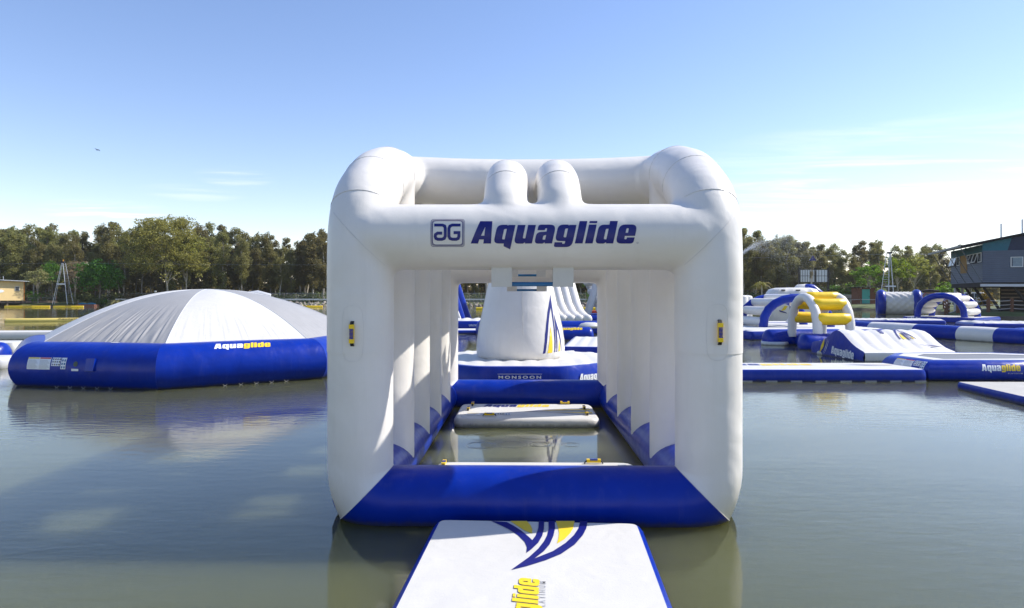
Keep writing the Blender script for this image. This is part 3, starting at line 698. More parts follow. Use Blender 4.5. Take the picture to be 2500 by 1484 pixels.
bB, w, d = board('white board mostly hidden behind the blue front tube with a blue gripped handle', 6.98, 8.28, -.93, 1.47, ((.70, .55, 0), (-1.08, .42, pi / 2), (-.6, -.45, 0)))
g = G(); g.tube([(w - .17, d - .16, .139), (w - .17, d - .16, .146)], .05, n=16); g.build('valve', LGREY, bB)
sticker(bB, lambda u, v: fb(.25 + u, .12 + v), .62, .2)
# ------------------------------------------------------------------ the big dome at the side
DC = Vector((-9.1, 20.45)); DR, DT, DZ = 4.50, 0.60, 0.43      # vertex radius of the tube's axis, tube radius, axis height
dome = thing('inflatable_dome', 'wide grey and white fabric dome ringed by a fat blue eight-sided tube on the pond', 'inflatable dome', (DC.x, DC.y, 0))
va = [radians(-10.7 - 90 - 22.5 + 45 * i) for i in range(8)]
ring = [(DR * cos(a), DR * sin(a), DZ) for a in va]
for i in range(8):               # one blue facet after another, mitred at the welds
    A, B = Vector(ring[i]), Vector(ring[(i + 1) % 8]); pA = Vector(ring[i - 1]); nB = Vector(ring[(i + 2) % 8]); d = (B - A).normalized()
    nv = Vector((0, 0, 1)); sx = d.cross(nv); R = []
    nA = ((A - pA).normalized() + d).normalized(); nB_ = ((nB - B).normalized() + d).normalized()
    for k in range(13):
        t = k / 12; c = A.lerp(B, t); r_ = []
        for a in range(32):
            f_ = 2 * pi * a / 32; q = c + (sx * cos(f_) + nv * sin(f_)) * DT * (1 + .018 * sin(pi * t))
            if k == 0: q += d * ((A - q).dot(nA) / d.dot(nA))
            if k == 12: q += d * ((B - q).dot(nB_) / d.dot(nB_))
            r_.append(q)
        R.append(r_)
    # keep the second and last rings from crossing the mitres
    for k in range(1, 12):
        for a in range(32): R[k][a] = R[0][a].lerp(R[12][a], k / 12) + (R[k][a] - A.lerp(B, k / 12) - (R[6][a] - A.lerp(B, .5))) * 0 + ((sx * cos(2 * pi * a / 32) + nv * sin(2 * pi * a / 32)) * DT * .018 * sin(pi * k / 12))
    g = G(); g.rings(R, cap=False); tb = g.build('ring_tube', BLUE, dome, sharp=70)
    g = G(); c = sum(R[0], Vector()) / 32; g.tube([c + (q - c) * 1.0008 for q in R[0]], .004, n=5, closed=True, mitre=False); g.build('seam', BLUE, tb)
    if i in (0, 1, 7):
        n_ = Vector((d.y, -d.x, 0))
        for k in range(5):       # tow loops hanging at the waterline
            c = A.lerp(B, (.30 if i == 0 else .36) + .105 * k) + n_ * (DT * .90) + Vector((0, 0, -.385))
            g = G(); g.tube([c + d * .045 * cos(a) + Vector((0, 0, .04 * sin(a))) for a in [pi + pi * j / 8 for j in range(9)]], .0055, n=6, mitre=False); g.build('tow_loop', GREY, tb)
# fabric sectors
def dome_pt(i, a, t):            # sector i, across a in 0..1, from rim (t = 0) to crown (t = 1)
    A, B = Vector(ring[i]).xy, Vector(ring[(i + 1) % 8]).xy; e = A.lerp(B, a); r0 = e.length; ang = atan2(e.y, e.x)
    rr_ = (r0 - .12) * (1 - t); 
    rc = rr_ * (1 - .5 * t) + (DR * .96) * (1 - t) * .5 * t
    h = 1.02 + 1.32 * (1 - (1 - t) ** 2.0) + .045 * sin(pi * a) * sin(pi * t) - .0
    fold = max(0.0, 1 - t / .45) ** 1.4 * min(1, t / .03)
    n_ = noise.noise((a * 9 + i * 3.1, .3, i * 1.7)) * 6
    w = (sin(a * 96 + n_ + t * 9) + .6 * sin(a * 161 + 2 * n_ - t * 8)) * .017 * fold * min(1, 8 * a, 8 * (1 - a)) * (1.05 if i == 0 else .22 if i == 1 else .1)
    return Vector((rc * cos(ang), rc * sin(ang), h + w))
for i in range(8):
    na, ntt = 200, 26; V = [dome_pt(i, k / na, min(1.0, (j / ntt) ** 1.2)) for j in range(ntt + 1) for k in range(na + 1)]
    F = [(j * (na + 1) + k, j * (na + 1) + k + 1, (j + 1) * (na + 1) + k + 1, (j + 1) * (na + 1) + k) for j in range(ntt) for k in range(na)]
    g = G(); g.add(V, F); pn = g.build('fabric_panel', GREY if i % 2 == 0 else WHITE2, dome, sharp=80)
    g = G(); g.tube([dome_pt(i, 0.0, j / 20) + Vector((0, 0, .004)) for j in range(21)], .008, n=5, mitre=False); g.build('seam', LGREY, pn)
g = G(); cp = [(.34 * cos(a), .34 * sin(a)) for a in [2 * pi * k / 24 for k in range(24)]]
g.rings([[(x, y, 2.328) for x, y in cp], [(x * .7, y * .7, 2.346) for x, y in cp], [(x * .2, y * .2, 2.352) for x, y in cp]]); g.build('crown_patch', WHITE2, dome)
g = G(); g.tube([(.9, .8, 2.25), (1.15, .9, 2.25), (1.5, 1.0, 2.17)], [.03, .07, .05], n=8, cap='round'); g.build('inflation_sleeve', LGREY, dome)
# print and fittings on the ring
def facet_map(i, s0, R_=DT):     # u along facet i from its left weld, v = arc up from the axis height
    A, B = Vector(ring[i]), Vector(ring[(i + 1) % 8]); d = (B - A).normalized(); n_ = Vector((d.y, -d.x, 0))
    def f(u, v):
        a = v / R_; t = (s0 + u) / (B - A).length; r_ = R_ * (1 + .018 * sin(pi * t)) + .005
        return A + d * (s0 + u) + n_ * r_ * cos(a) + Vector((0, 0, 1)) * r_ * sin(a)
    return f
fm = facet_map(1, 1.02); l_ = 1.35 / AG_W
print_on('lettering', AQUA, lambda u, v: fm(u * l_, .50 + v * l_ * 1.05), PRINT_WHITE, dome, 0, 6); print_on('lettering', GLIDE, lambda u, v: fm(u * l_, .50 + v * l_ * 1.05), PRINT_YELLOW, dome, 0, 6)
sticker(dome, facet_map(0, .28), 1.06, .28)
fm0 = facet_map(0, 1.50)
print_on('valve', [[[(.06 * cos(a) + .1, .14 + .06 * sin(a)) for a in [2 * pi * k / 16 for k in range(16)]]]], fm0, mat('dull_green_cap', (.06, .08, .05), .5), dome)
print_on('warning_label', [[[(0, -.02), (.19, -.02), (.19, .03), (0, .03)]]], fm0, PRINT_WHITE, dome)
g = G()
pk = [fm0(.36, .27), fm0(.62, .27), fm0(.62, -.02), fm0(.36, -.02)]; n_ = (pk[1] - pk[0]).cross(pk[3] - pk[0]).normalized() * -.05
if n_.y > 0: n_ = -n_
g.add(pk + [pk[0] + n_ * .2, pk[1] + n_, pk[2] + n_, pk[3] + n_ * .3], [(4, 5, 6, 7), (0, 1, 5, 4), (1, 2, 6, 5), (2, 3, 7, 6), (3, 0, 4, 7)]); g.build('valve_flap', BLUE, dome, sharp=30)
print_on('care_tag', [[[(1.38, .86), (1.6, .86), (1.6, .90), (1.38, .90)]]], facet_map(0, .7), PRINT_WHITE, dome)

# ------------------------------------------------------------------ central tower on its round platform
MC = Vector((0.22, 17.5)); MR = 2.62
mon = thing('inflatable_spray_tower', 'white inflatable cone tower with a sail emblem on an eight-sided blue and white platform', 'inflatable tower', (MC.x, MC.y, 0))
ov = [radians(-90 + 22.5 + 45 * i) for i in range(8)]; op = [(MR * cos(a) * 1.06, MR * sin(a)) for a in ov]
slab(mon, op, .58, corner=.35, rim=.13, bot=-.1, ridges=(0, .42, .03))
prof = [(.0, 1.05), (.03, 1.085), (.1, 1.115), (.25, 1.13), (.45, 1.12), (.75, 1.075), (1.1, 1.0), (1.5, .91), (1.9, .825), (2.3, .755), (2.7, .71), (3.1, .68), (3.3, .64), (3.4, .5)]
def cone_r(z):
    for (a, r0), (b, r1) in zip(prof, prof[1:]):
        if a <= z <= b: return r0 + (r1 - r0) * (z - a) / (b - a)
    return .7
CB = .585
R = []
for z, r in prof:
    ring_ = []
    for a in range(96):
        f_ = 2 * pi * a / 96; k = (.012 * sin(f_ * 34 + 2 * sin(f_ * 5)) * max(0, 1 - z / .32) * (z > .01)); ring_.append(((r + k) * cos(f_), (r + k) * sin(f_), CB + z))
    R.append(ring_)
g = G(); g.rings(R); cone = g.build('cone', WHITE, mon, sharp=60)
def cone_map(a0):
    return lambda u, v: Vector(((cone_r(v) + .006) * cos(a0 + u / 1.0), (cone_r(v) + .006) * sin(a0 + u / 1.0), CB + v))
sail(mon, lambda u, v: cone_map(radians(-90 + 45 + 11 * v / 1.44) + (u - .34) / cone_r(.16 + v))(0, .16 + v), .70, 1.44, 6, 10)
g = G(); g.tube([cone_map(radians(-88))(0, .62 + 2.5 * i / 12) for i in range(13)], .006, n=5, mitre=False); g.build('seam', SEAM, cone)
for a in (-170, -12, 60, 130):
    g = G(); g.tube([cone_map(radians(a))(0, .3 + 2.8 * i / 12) for i in range(13)], .005, n=5, mitre=False); g.build('seam', SEAM, cone)
g = G(); g.tube([(0, 0, CB + 3.38), (0, 0, CB + 3.62)], .28, n=24, cap='round'); g.build('spray_head', BLUE, mon)
fy = op[7][1]
lft = op[6]; rgt = op[7]
def mon_front(u, v):             # flat front of the platform's blue wall
    return Vector((u, -MR * .924 + .012 + .0 - .02 - .0, v))
mw = font_word('MONSOON', 1.42, .03); x0 = (1217 - CX) / FPX * 15.1 - MC.x; x1 = (1321 - CX) / FPX * 15.1 - MC.x
zc_ = EYE + (HY - 920.5) / FPX * 15.08; mh = .062
wallY = -MR * .924
zf = lambda u, v: Vector((u, wallY - .012, v))
print_on('lettering', mw, lambda u, v: zf(x0 + u * (x1 - x0) / mw[3], zc_ - mh / 2 + v * mh), PRINT_WHITE, mon)
for zz in (zc_ + .068, zc_ - .068): print_on('letter_rule', [[[(x0 - .02, zz - .004), (x1 + .02, zz - .004), (x1 + .02, zz + .004), (x0 - .02, zz + .004)]]], zf, PRINT_WHITE, mon)
d = (Vector(op[1]) - Vector(op[0])).normalized(); nn = Vector((d.y, -d.x)); k0 = Vector(op[0])
l_ = .98 / AG_W
print_on('lettering', AQUA + GLIDE, lambda u, v: Vector((*(k0 + d * (.30 + u * l_) + nn * .012), .22 + v * l_ * 1.35)), PRINT_WHITE, mon)
# the ramp board going off the back of the platform
g0 = PZ(1368, 850, .4); rampc = thing('ramp_board', 'white sloping ramp with a blue side running off the back of the tower platform', 'ramp', (2.62, 23.0, 0), radians(-9))
slab(rampc, [(-.75, -2.6), (.75, -2.6), (.75, 2.6), (-.75, 2.6)], .62, corner=.2, rim=.08, bot=-.05, ridges=(0, .38, .04))

# ------------------------------------------------------------------ generic inflatable pieces
def float_tube(label, a, b, r, mat_=None, z=None, group=None, name='float_tube', seg=None):
    a, b = Vector((a[0], a[1], 0)), Vector((b[0], b[1], 0)); d = b - a; c = (a + b) / 2; z = r * .45 if z is None else z
    t = thing(name, label, 'float', c, atan2(d.y, d.x), group); L = d.length; mats = mat_ if isinstance(mat_, list) else [mat_ or BLUE]
    n_ = len(mats)
    for i, m_ in enumerate(mats):
        x0, x1 = -L / 2 + L * i / n_, -L / 2 + L * (i + 1) / n_; g = G(); k = 8
        xs = [x0 + (x1 - x0) * j / k for j in range(k + 1)]
        R = [[(x, r * cos(q), z + r * sin(q)) for q in [2 * pi * s_ / 24 for s_ in range(24)]] for x in xs]
        if i == 0: R = [[(x0 - r * .55 * sin(radians(e)), r * cos(radians(e)) * cos(q), z + r * cos(radians(e)) * sin(q)) for q in [2 * pi * s_ / 24 for s_ in range(24)]] for e in (84, 65, 45, 22)] + R
        if i == n_ - 1: R = R + [[(x1 + r * .55 * sin(radians(e)), r * cos(radians(e)) * cos(q), z + r * cos(radians(e)) * sin(q)) for q in [2 * pi * s_ / 24 for s_ in range(24)]] for e in (22, 45, 65, 84)]
        g.rings(R, cap=True); g.build('tube_section', m_, t, sharp=70)
    return t, L
def platform(label, poly, h, name='floating_platform', group=None, ridges=None, corner=.25, rim=.07, side=None, top=None, bot=-.06):
    c = sum((Vector(p) for p in poly), Vector((0, 0))) / len(poly)
    t = thing(name, label, 'floating platform', (c.x, c.y, 0), 0, group)
    q = [tuple(Vector(p) - c) for p in poly]
    slab(t, q, h, corner=corner, rim=rim, ridges=ridges, side=side, top=top, bot=bot); t['cx'] = 0; del t['cx']
    return t, c
def arch_bridge(label, loc, rz, span, height, spacing, r, base, tube_m, rung_m, angs, rung_r=.2, n=11):
    t = thing('arch_bridge', label, 'inflatable arch', (loc[0], loc[1], 0), rz)
    def ap(f_): 
        return (-span / 2 * cos(f_), base + height * sin(f_) ** .8)
    for y in (-spacing / 2, spacing / 2):
        pts = [ap(pi * i / n) for i in range(n + 1)]
        g = G(); g.tube([(pts[0][0], y, base - .12)] + [(x, y, z) for x, z in pts] + [(pts[-1][0], y, base - .12)], r, n=20); g.build('arch_tube', tube_m, t, sharp=70)
    for a in angs:
        x, z = ap(radians(a)); g = G()
        k = rung_r * .7; e = spacing / 2 + r * .55
        g.tube([(x, -e, z), (x, -e + .14, z), (x, -spacing / 4, z - .012), (x, 0, z - .016), (x, spacing / 4, z - .012), (x, e - .14, z), (x, e, z)], [k * .35, rung_r * .95, rung_r, rung_r, rung_r, rung_r * .95, k * .35], n=18, mitre=False); g.build('rung', rung_m, t, sharp=70)
    return t

# ------------------------------------------------------------------ floats seen past the dome, near and far
pf, c = platform('large white platform behind the dome ring just below the pale lettered boom float', [(-34, 31.6), (-21.3, 33.4), (-20.9, 35.0), (-33.6, 33.8)], .40, side=WHITE2)
platform('small plain white raft beside the blue dome at the picture edge', [(-24, 24.4), (-18.35, 25.2), (-18.6, 26.6), (-24, 26.3)], .42, side=WHITE2)
float_tube('blue tube end poking into view beside the blue dome', (-19.5, 21.8), (-16.55, 22.1), .45)
platform('white low raft touching the frame edge below the blue tube end', [(-18.5, 19.6), (-14.95, 20.0), (-15.1, 21.0), (-18.5, 20.8)], .34, side=LGREY)
pf, c = platform('white platform with one blue corner half hidden behind the dome', [(-19.0, 58.5), (-14, 57.6), (-13.5, 61.5), (-19, 62)], .35)

# climbing tower with white fins
ct = thing('climbing_tower', 'tall blue inflatable climbing tower with white fin holds seen through the tunnel frame', 'climbing tower', (-6.0, 49.0, 0), radians(-6))
apex = Vector((0, 0, 6.6))
for sx in (-1, 1):
    for y in (-1.25, 1.25):
        g = G(); g.tube([(sx * 2.55, y, .35), (sx * 2.0, y * .9, 2.0), (sx * 1.25, y * .75, 4.4), (sx * .6, y * .6, 6.4)], .42, n=18, cap='round', mitre=False); g.build('leg_tube', BLUE, ct, sharp=70)
    for z in (1.2, 2.1, 3.0, 3.9, 4.8):
        x = 2.3 - z * .28; g = G()
        g.tube([(sx * (x - .95), -1.05 + z * .1, z), (sx * (x - .45), -1.25 + z * .1, z + .06), (sx * (x + .02), -1.32 + z * .1, z + .16)], [.30, .26, .12], n=12, cap='round', mitre=False); g.build('fin_hold', WHITE, ct, sharp=70)
    g = G(); g.tube([(sx * 2.62, -1.66, .5), (sx * 2.02, -1.52, 2.0), (sx * 1.25, -1.32, 4.4)], .10, n=8, mitre=False); g.build('edge_piping', WHITE, ct)
print_on('lettering', AQUA + GLIDE, lambda u, v: Vector((2.06 - u * .245, -1.90 + u * .075, 2.0 + u * .68)) + Vector((v * .32, 0, v * .08)), PRINT_YELLOW, ct)
g = G(); g.add([(-2.3, 0, .3), (2.3, 0, .3), (.55, 0, 6.4), (-.55, 0, 6.4), (-2.3, .3, .3), (2.3, .3, .3), (.55, .3, 6.4), (-.55, .3, 6.4)], [(0, 1, 2, 3), (5, 4, 7, 6), (0, 4, 5, 1), (1, 5, 6, 2), (2, 6, 7, 3), (3, 7, 4, 0)]); g.build('wall_panel', WHITE, ct, smooth=False)
g = G(); g.tube([(-2.9, -1.5, .25), (2.9, -1.5, .25), (2.9, 1.5, .25), (-2.9, 1.5, .25)], .5, n=18, closed=True); g.build('base_tube', BLUE, ct, sharp=70)
uni, c = platform('white platform with wavy deck and blue side lettered UNIVERSAL', [(-9, 41.4), (-1.95, 41.4), (-1.7, 45.6), (-9, 45.6)], .62, ridges=(0, .7, .09), rim=.12)
uw = font_word('UNIVERSAL', 1.2); lx = (1145 - CX) / FPX * 41.4 - c.x
print_on('lettering', uw, lambda u, v: Vector((lx + u * 1.02 / uw[3], 41.4 - c.y - .012, .3 + v * .13)), PRINT_WHITE, uni)
platform('low white board with orange fittings lying in front of the lettered platform', [(-6.5, 38.4), (-1.8, 38.6), (-1.9, 40.9), (-6.5, 40.7)], .2)
float_tube('short blue tube in front of the lettered platform beside the cone tower', (-1.75, 38.2), (1.0, 38.5), .52)

# ------------------------------------------------------------------ slide
sl = thing('inflatable_slide', 'tall white inflatable slide with rounded lanes and a braced frame behind the cone tower', 'inflatable slide', (4.7, 47.0, 0), radians(4))
for k in range(5):
    x = -2.15 + k * .55
    pth = [(x - .9, 4.2, 5.9), (x - .75, 3.3, 5.0), (x - .55, 2.3, 3.75), (x - .38, 1.3, 2.5), (x - .25, .3, 1.5), (x - .12, -.6, .95), (x, -1.6, .68), (x + .05, -2.3, .62)]
    g = G(); g.tube(pth, .31, n=14, cap='round', mitre=False); g.build('lane_tube', WHITE, sl, sharp=70)
for a, b, r in (((.35, 3.6, 6.0), (3.05, 2.4, .6), .34), ((.30, 5.2, 6.0), (2.9, 6.2, .6), .34), ((1.75, 3.0, 3.1), (.9, 2.6, .6), .27), ((.35, 3.6, 6.0), (-2.9, 4.2, 6.1), .3)):
    g = G(); g.tube([a, Vector(a).lerp(Vector(b), .5), b], r, n=14, cap='round'); g.build('frame_tube', LGREY, sl, sharp=70)
for i in range(7):
    g = G(); g.tube([(.5 + i * .32, 3.3, 5.2 - i * .68), (.45 + i * .32, 5.4, 5.2 - i * .68)], .26, n=12, cap='round'); g.build('step_tube', LGREY, sl, sharp=70)
for a, b in (((.9, 2.3), (3.6, 2.0)), ((3.6, 2.0), (3.7, 6.5)), ((-3.2, 6.5), (3.7, 6.5)), ((-3.2, 2.6), (-3.2, 6.5))):
    g = G(); g.tube([(*a, .28), (*b, .28)], .5, n=16, cap='round'); g.build('base_tube', BLUE, sl, sharp=70)
float_tube('long blue tube lying across the foot of the white slide', (2.4, 38.9), (8.8, 39.2), .50)
ft, L_ = float_tube('blue tube with yellow lettering behind the cone tower platform', (1.5, 33.3), (3.75, 33.4), .44)
l_ = 1.25 / AG_W; f = lambda u, v: Vector((-.45 + u * l_, -.445 * cos(.75 + v * .45), .2 + .445 * sin(.75 + v * .45)))
print_on('lettering', GLIDE + AQUA, f, PRINT_YELLOW, ft, 0, 4)
g = thing('round_pad', 'small white domed pad resting on the blue tubes by the slide foot', 'pad', (4.15, 36.2, .0)); q = G()
q.rings([[(r_ * cos(a), r_ * sin(a) * .8, z) for a in [2 * pi * k / 20 for k in range(20)]] for r_, z in ((.55, .45), (.62, .55), (.5, .68), (.25, .74))]); q.build('pad_body', WHITE2, g)

# ------------------------------------------------------------------ right-hand run of obstacles
pl, c = platform('long white topped platform with a straight dark blue side reaching out from the tunnel frame', [(4.6, 17.05), (10.42, 17.05), (10.55, 18.9), (4.6, 18.9)], .30, corner=.2, rim=.06)
fl = lambda u, v: Vector((u, v, .3045))
l_ = 2.9 / AG_W
print_on('lettering', AQUA, lambda u, v: fl(-2.35 + u * l_, .18 + v * l_ * 1.2), PRINT_BLUE, pl); print_on('lettering', GLIDE, lambda u, v: fl(-2.35 + u * l_, .18 + v * l_ * 1.2), PRINT_YELLOW, pl)
print_on('sail_emblem', [[[(1.2, .35), (1.7, .2), (2.3, .0), (1.8, .1)]], [[(1.4, .45), (2.2, .3), (2.6, .12), (2.0, .22)]]], fl, PRINT_BLUE, pl)
print_on('sail_emblem', [[[(1.9, .38), (2.5, .3), (2.6, .2)]]], fl, PRINT_YELLOW, pl)
g = G()
for i in range(9): g.box((-2.3 + i * .62, -.93, .015), (.28, .02, .03)); g.build('tow_strap', GREY, pl); g = G()


tr = thing('water_trampoline', 'blue ringed water trampoline with dark jumping mesh and two-tone lettering at the frame edge', 'water trampoline', (13.0, 19.6, 0))
tv = [Vector(v) - Vector((13.0, 19.6)) for v in ((10.75, 17.5), (13.6, 17.42), (14.9, 17.9), (15.0, 19.0), (13.9, 19.75), (12.3, 19.85), (11.1, 19.6), (10.55, 18.85))]
TZ, TR = .21, .30
g = G(); g.tube([(v.x, v.y, TZ) for v in tv], TR, n=24, closed=True); g.build('ring_tube', BLUE, tr, sharp=60)
cin = sum(tv, Vector((0, 0))) / 8
p_in = [v + (cin - v).normalized() * .12 for v in tv]; p_in2 = [v + (cin - v).normalized() * .62 for v in tv]
g = G(); g.add([(v.x, v.y, .505) for v in p_in] + [(v.x, v.y, .50) for v in p_in2], [(i, (i + 1) % 8, 8 + (i + 1) % 8, 8 + i) for i in range(8)]); g.build('rim_pad', WHITE2, tr)
g = G(); g.add([(v.x, v.y, .49) for v in p_in2], [tuple(range(8))]); g.build('jump_mesh', MESHBED, tr, smooth=False)
A, B = tv[0], tv[1]; d = (B - A).normalized(); nn = Vector((d.y, -d.x))
def trf(A, d, nn): return lambda u, v: Vector((*(A + d * u + nn * (TR + .005) * cos(v / TR)), TZ + (TR + .005) * sin(v / TR)))
f = trf(A, d, nn); l_ = .98 / AG_W
print_on('lettering', AQUA, lambda u, v: f(1.08 + u * l_, .05 + v * l_ * 1.35), PRINT_WHITE, tr, 0, 5); print_on('lettering', GLIDE, lambda u, v: f(1.08 + u * l_, .05 + v * l_ * 1.35), PRINT_YELLOW, tr, 0, 5)
pw = font_word('PLATINUM', 1.3); print_on('lettering', pw, lambda u, v: f(1.72 + u * .36 / pw[3], -.025 + v * .03), PRINT_GREY, tr)
d = (tv[0] - tv[7]).normalized(); nn = Vector((d.y, -d.x)); f = trf(tv[7], d, nn); sticker(tr, lambda u, v: f(.35 + u, .06 + v), 1.1, .24)

platform('grey topped low walkway with a blue edge in front of the trampoline', [(9.95, 12.2), (12.8, 12.6), (13.1, 15.8), (10.3, 15.85)], .16, corner=.12, rim=.03, top=mat('faded_grey_deck', (.43, .405, .36), .6, vary=.08))

# wave shaped ramp
wr_ = thing('wave_ramp', 'white wave shaped ramp with rounded ridges and a blue lettered side', 'inflatable ramp', (11.42, 22.1, 0), radians(2.5))
wp = [(3.5, .42), (3.25, .47), (2.9, .50), (2.6, .56), (2.3, .72), (2.0, .88), (1.78, .95), (1.55, .93), (1.3, .84), (1.05, .70), (.8, .57), (.5, .45), (.25, .38), (.08, .34), (0, .30)]
WW = 3.05; nx = 48; V = []
for y, z in wp:
    for i in range(nx + 1):
        x = WW * i / nx; amp = .05 * min(1, max(0, (y - .02) / .5)) * min(1, (3.5 - y) / .4); V.append((x, y, z + amp * abs(sin(pi * x / WW * 6)) - amp * .5))
F = [(j * (nx + 1) + i, j * (nx + 1) + i + 1, (j + 1) * (nx + 1) + i + 1, (j + 1) * (nx + 1) + i) for j in range(len(wp) - 1) for i in range(nx)]
g = G(); g.add(V, [f_[::-1] for f_ in F]); g.build('deck', WHITE, wr_, sharp=70)
g = G(); g.add([(0, 0, .30), (WW, 0, .30), (WW, -.03, .15), (0, -.03, .15), (WW, .05, -.1), (0, .05, -.1)], [(0, 3, 2, 1), (3, 5, 4, 2)]); g.build('front_wall', WHITE, wr_)
g = G(); g.add([(0, 3.5, .42), (WW, 3.5, .42), (WW, 3.5, -.1), (0, 3.5, -.1)], [(0, 1, 2, 3)]); g.build('back_wall', BLUE, wr_)
for x, s_ in ((0, -1), (WW, 1)):
    g = G(); L = [(x, y, z) for y, z in wp]; m_ = [(x + s_ * .06, y, -.05 + (z + .05) * .5) for y, z in wp]; b_ = [(x, y, -.1) for y, z in wp]; n_ = len(wp)
    g.add(L + m_ + b_, [(i, i + 1, n_ + i + 1, n_ + i) for i in range(n_ - 1)] + [(n_ + i, n_ + i + 1, 2 * n_ + i + 1, 2 * n_ + i) for i in range(n_ - 1)]); sp_ = g.build('side_panel', BLUE, wr_, sharp=80)
    if s_ < 0:
        wz = lambda y: next((z0 + (z1 - z0) * (y - a) / (b - a) for (b, z1), (a, z0) in zip(wp, wp[1:]) if a <= y <= b), .4)
        sf = lambda u, v: Vector((-.066 , 2.02 - u, .12 + v)); l_ = 1.5 / AG_W
        print_on('lettering', AQUA + GLIDE, lambda u, v: sf(u * l_, v * l_ * 1.35 - u * .012), PRINT_WHITE, wr_)
        for col, off, w_ in ((PRINT_YELLOW, 0, .2), (PRINT_WHITE, .23, .03), (PRINT_WHITE, .31, .03)):
            ps = []
            for i in range(9):
                t = i / 8; ps.append((2.95 - off - .55 * t ** .6 * .9, .03 + .62 * t - off * .1))
            sh = [(a - w_ * (1 - abs(2 * i / 8 - 1)) * .5, b) for i, (a, b) in enumerate(ps)] + [(a + w_ * (1 - abs(2 * i / 8 - 1)) * .5, b) for i, (a, b) in list(enumerate(ps))[::-1]]
            print_on('side_stripe', [[sh]], lambda u, v: Vector((-.07, u, v)), col, wr_)
def wtop(u, v):                  # on the sloping deck: u across, v towards the crest
    return Vector((u, v, wz(v) + .035))
sail(wr_, lambda u, v: wtop(1.75 - u, .95 + v), -.62, .78, 3, 8)
l_ = 1.0 / AG_W
print_on('lettering', AQUA + GLIDE, lambda u, v: wtop(1.28 + v * l_ * 1.3, 2.15 - u * l_ * .9), PRINT_BLUE, wr_, 10, 0)
print_on('sail_emblem', [[[(2.2, .62), (2.6, .55), (2.95, .42), (2.6, .48)]]], wtop, PRINT_BLUE, wr_)

# yellow runged arch on blue floats
arch_bridge('white arch bridge with thick yellow rungs standing on blue floats', (12.97, 28.75), pi / 2 + .0, 2.55, 1.62, 1.32, .185, .48, WHITE, YELLOW, (22, 51, 82, 128, 158), .245)
float_tube('blue float carrying the far feet of the yellow runged arch', (11.4, 30.3), (14.6, 30.6), .46, name='float_tube')
float_tube('blue float carrying the near feet of the yellow runged arch', (11.75, 27.35), (14.3, 27.6), .44, name='float_tube')
float_tube('blue cross float between the feet of the yellow runged arch', (12.6, 28.1), (12.75, 29.9), .36, name='float_tube')
bd, c = platform('white raft with small yellow handles in front of the wave ramp and arch float', [(11.15, 24.9), (12.2, 24.2), (13.2, 26.2), (11.8, 26.8)], .14, side=WHITE2, rim=.04)
for x, y in ((-.7, .25), (-.35, .1)): handle(bd, frame_M((x, y, .14), (0, 1, 0), (0, 0, 1)), .24)
bd, c = platform('white raft with small yellow handles beside the big blue arch platform', [(10.9, 29.9), (11.7, 29.3), (12.6, 30.6), (11.6, 31.8)], .14, side=WHITE2, rim=.04)
for x, y in ((-.45, .2), (-.1, .45)): handle(bd, frame_M((x, y, .14), (0, 1, 0), (0, 0, 1)), .24)

# blue arches with white rungs: one near, one far
pb, c = platform('white decked platform with a blue lettered side under the near blue arch bridge', [(10.9, 36.0), (11.55, 33.0), (19.5, 35.6), (19.3, 42.5), (13.0, 43)], .42, rim=.1, ridges=(1, .5, .05))
l_ = 1.4 / AG_W; A = Vector((10.98, 35.5)) - c; d = Vector((.6, -2.7)).normalized(); nn = Vector((d.y, -d.x))
print_on('lettering', AQUA + GLIDE, lambda u, v: Vector((*(A + d * (.3 + u * l_) + nn * .015), .1 + v * l_ * 1.1)), PRINT_WHITE, pb)
arch_bridge('blue arch bridge with white rungs standing next to the yellow runged arch', (15.35, 38.5), .06, 3.75, 1.62, 3.0, .235, .42, BLUE, WHITE, (8, 29, 53, 78, 104, 128), .25)
platform('white topped low float with violet blue edge behind the near blue arch', [(14.2, 44.5), (20.0, 45.0), (19.8, 47.5), (14.2, 47.0)], .4)
pc, c = platform('white decked platform with blue side under the far blue arch bridge', [(32.7, 57.3), (36.0, 53.1), (40.6, 56.6), (37.4, 61.0)], .42, rim=.1)
d = Vector((3.3, -4.2)).normalized(); nn = Vector((d.y, -d.x)); A = Vector((32.7, 57.3)) - c; print_on('lettering', GLIDE, lambda u, v: Vector((*(A + d * (.3 + (u - 3.4) * .3) + nn * .015), .06 + v * .34)), PRINT_WHITE, pc)
arch_bridge('far blue arch bridge with white rungs in front of the dark stilt house', (36.1, 56.6), radians(-50), 3.4, 1.75, 3.2, .24, .42, BLUE, WHITE, (12, 30, 55, 80, 102, 125, 150, 170), .27)
platform('long white quilted platform with blue edge lying between the roller and the log chain', [(25.6, 51.0), (32.0, 50.2), (32.6, 52.8), (26.4, 54.0)], .34, rim=.1, ridges=(0, .5, .08))
platform('blue edged white platform past the log chain near the far blue arch', [(30.6, 45.2), (41, 42.5), (42, 46.0), (31.6, 48.8)], .33, rim=.12, ridges=(0, .8, .09))
lg_ = thing('log_chain', 'chain of blue and white log sections floating diagonally behind the trampoline', 'log chain', (20.8, 37.7, 0), atan2(-12.7, 3.55))
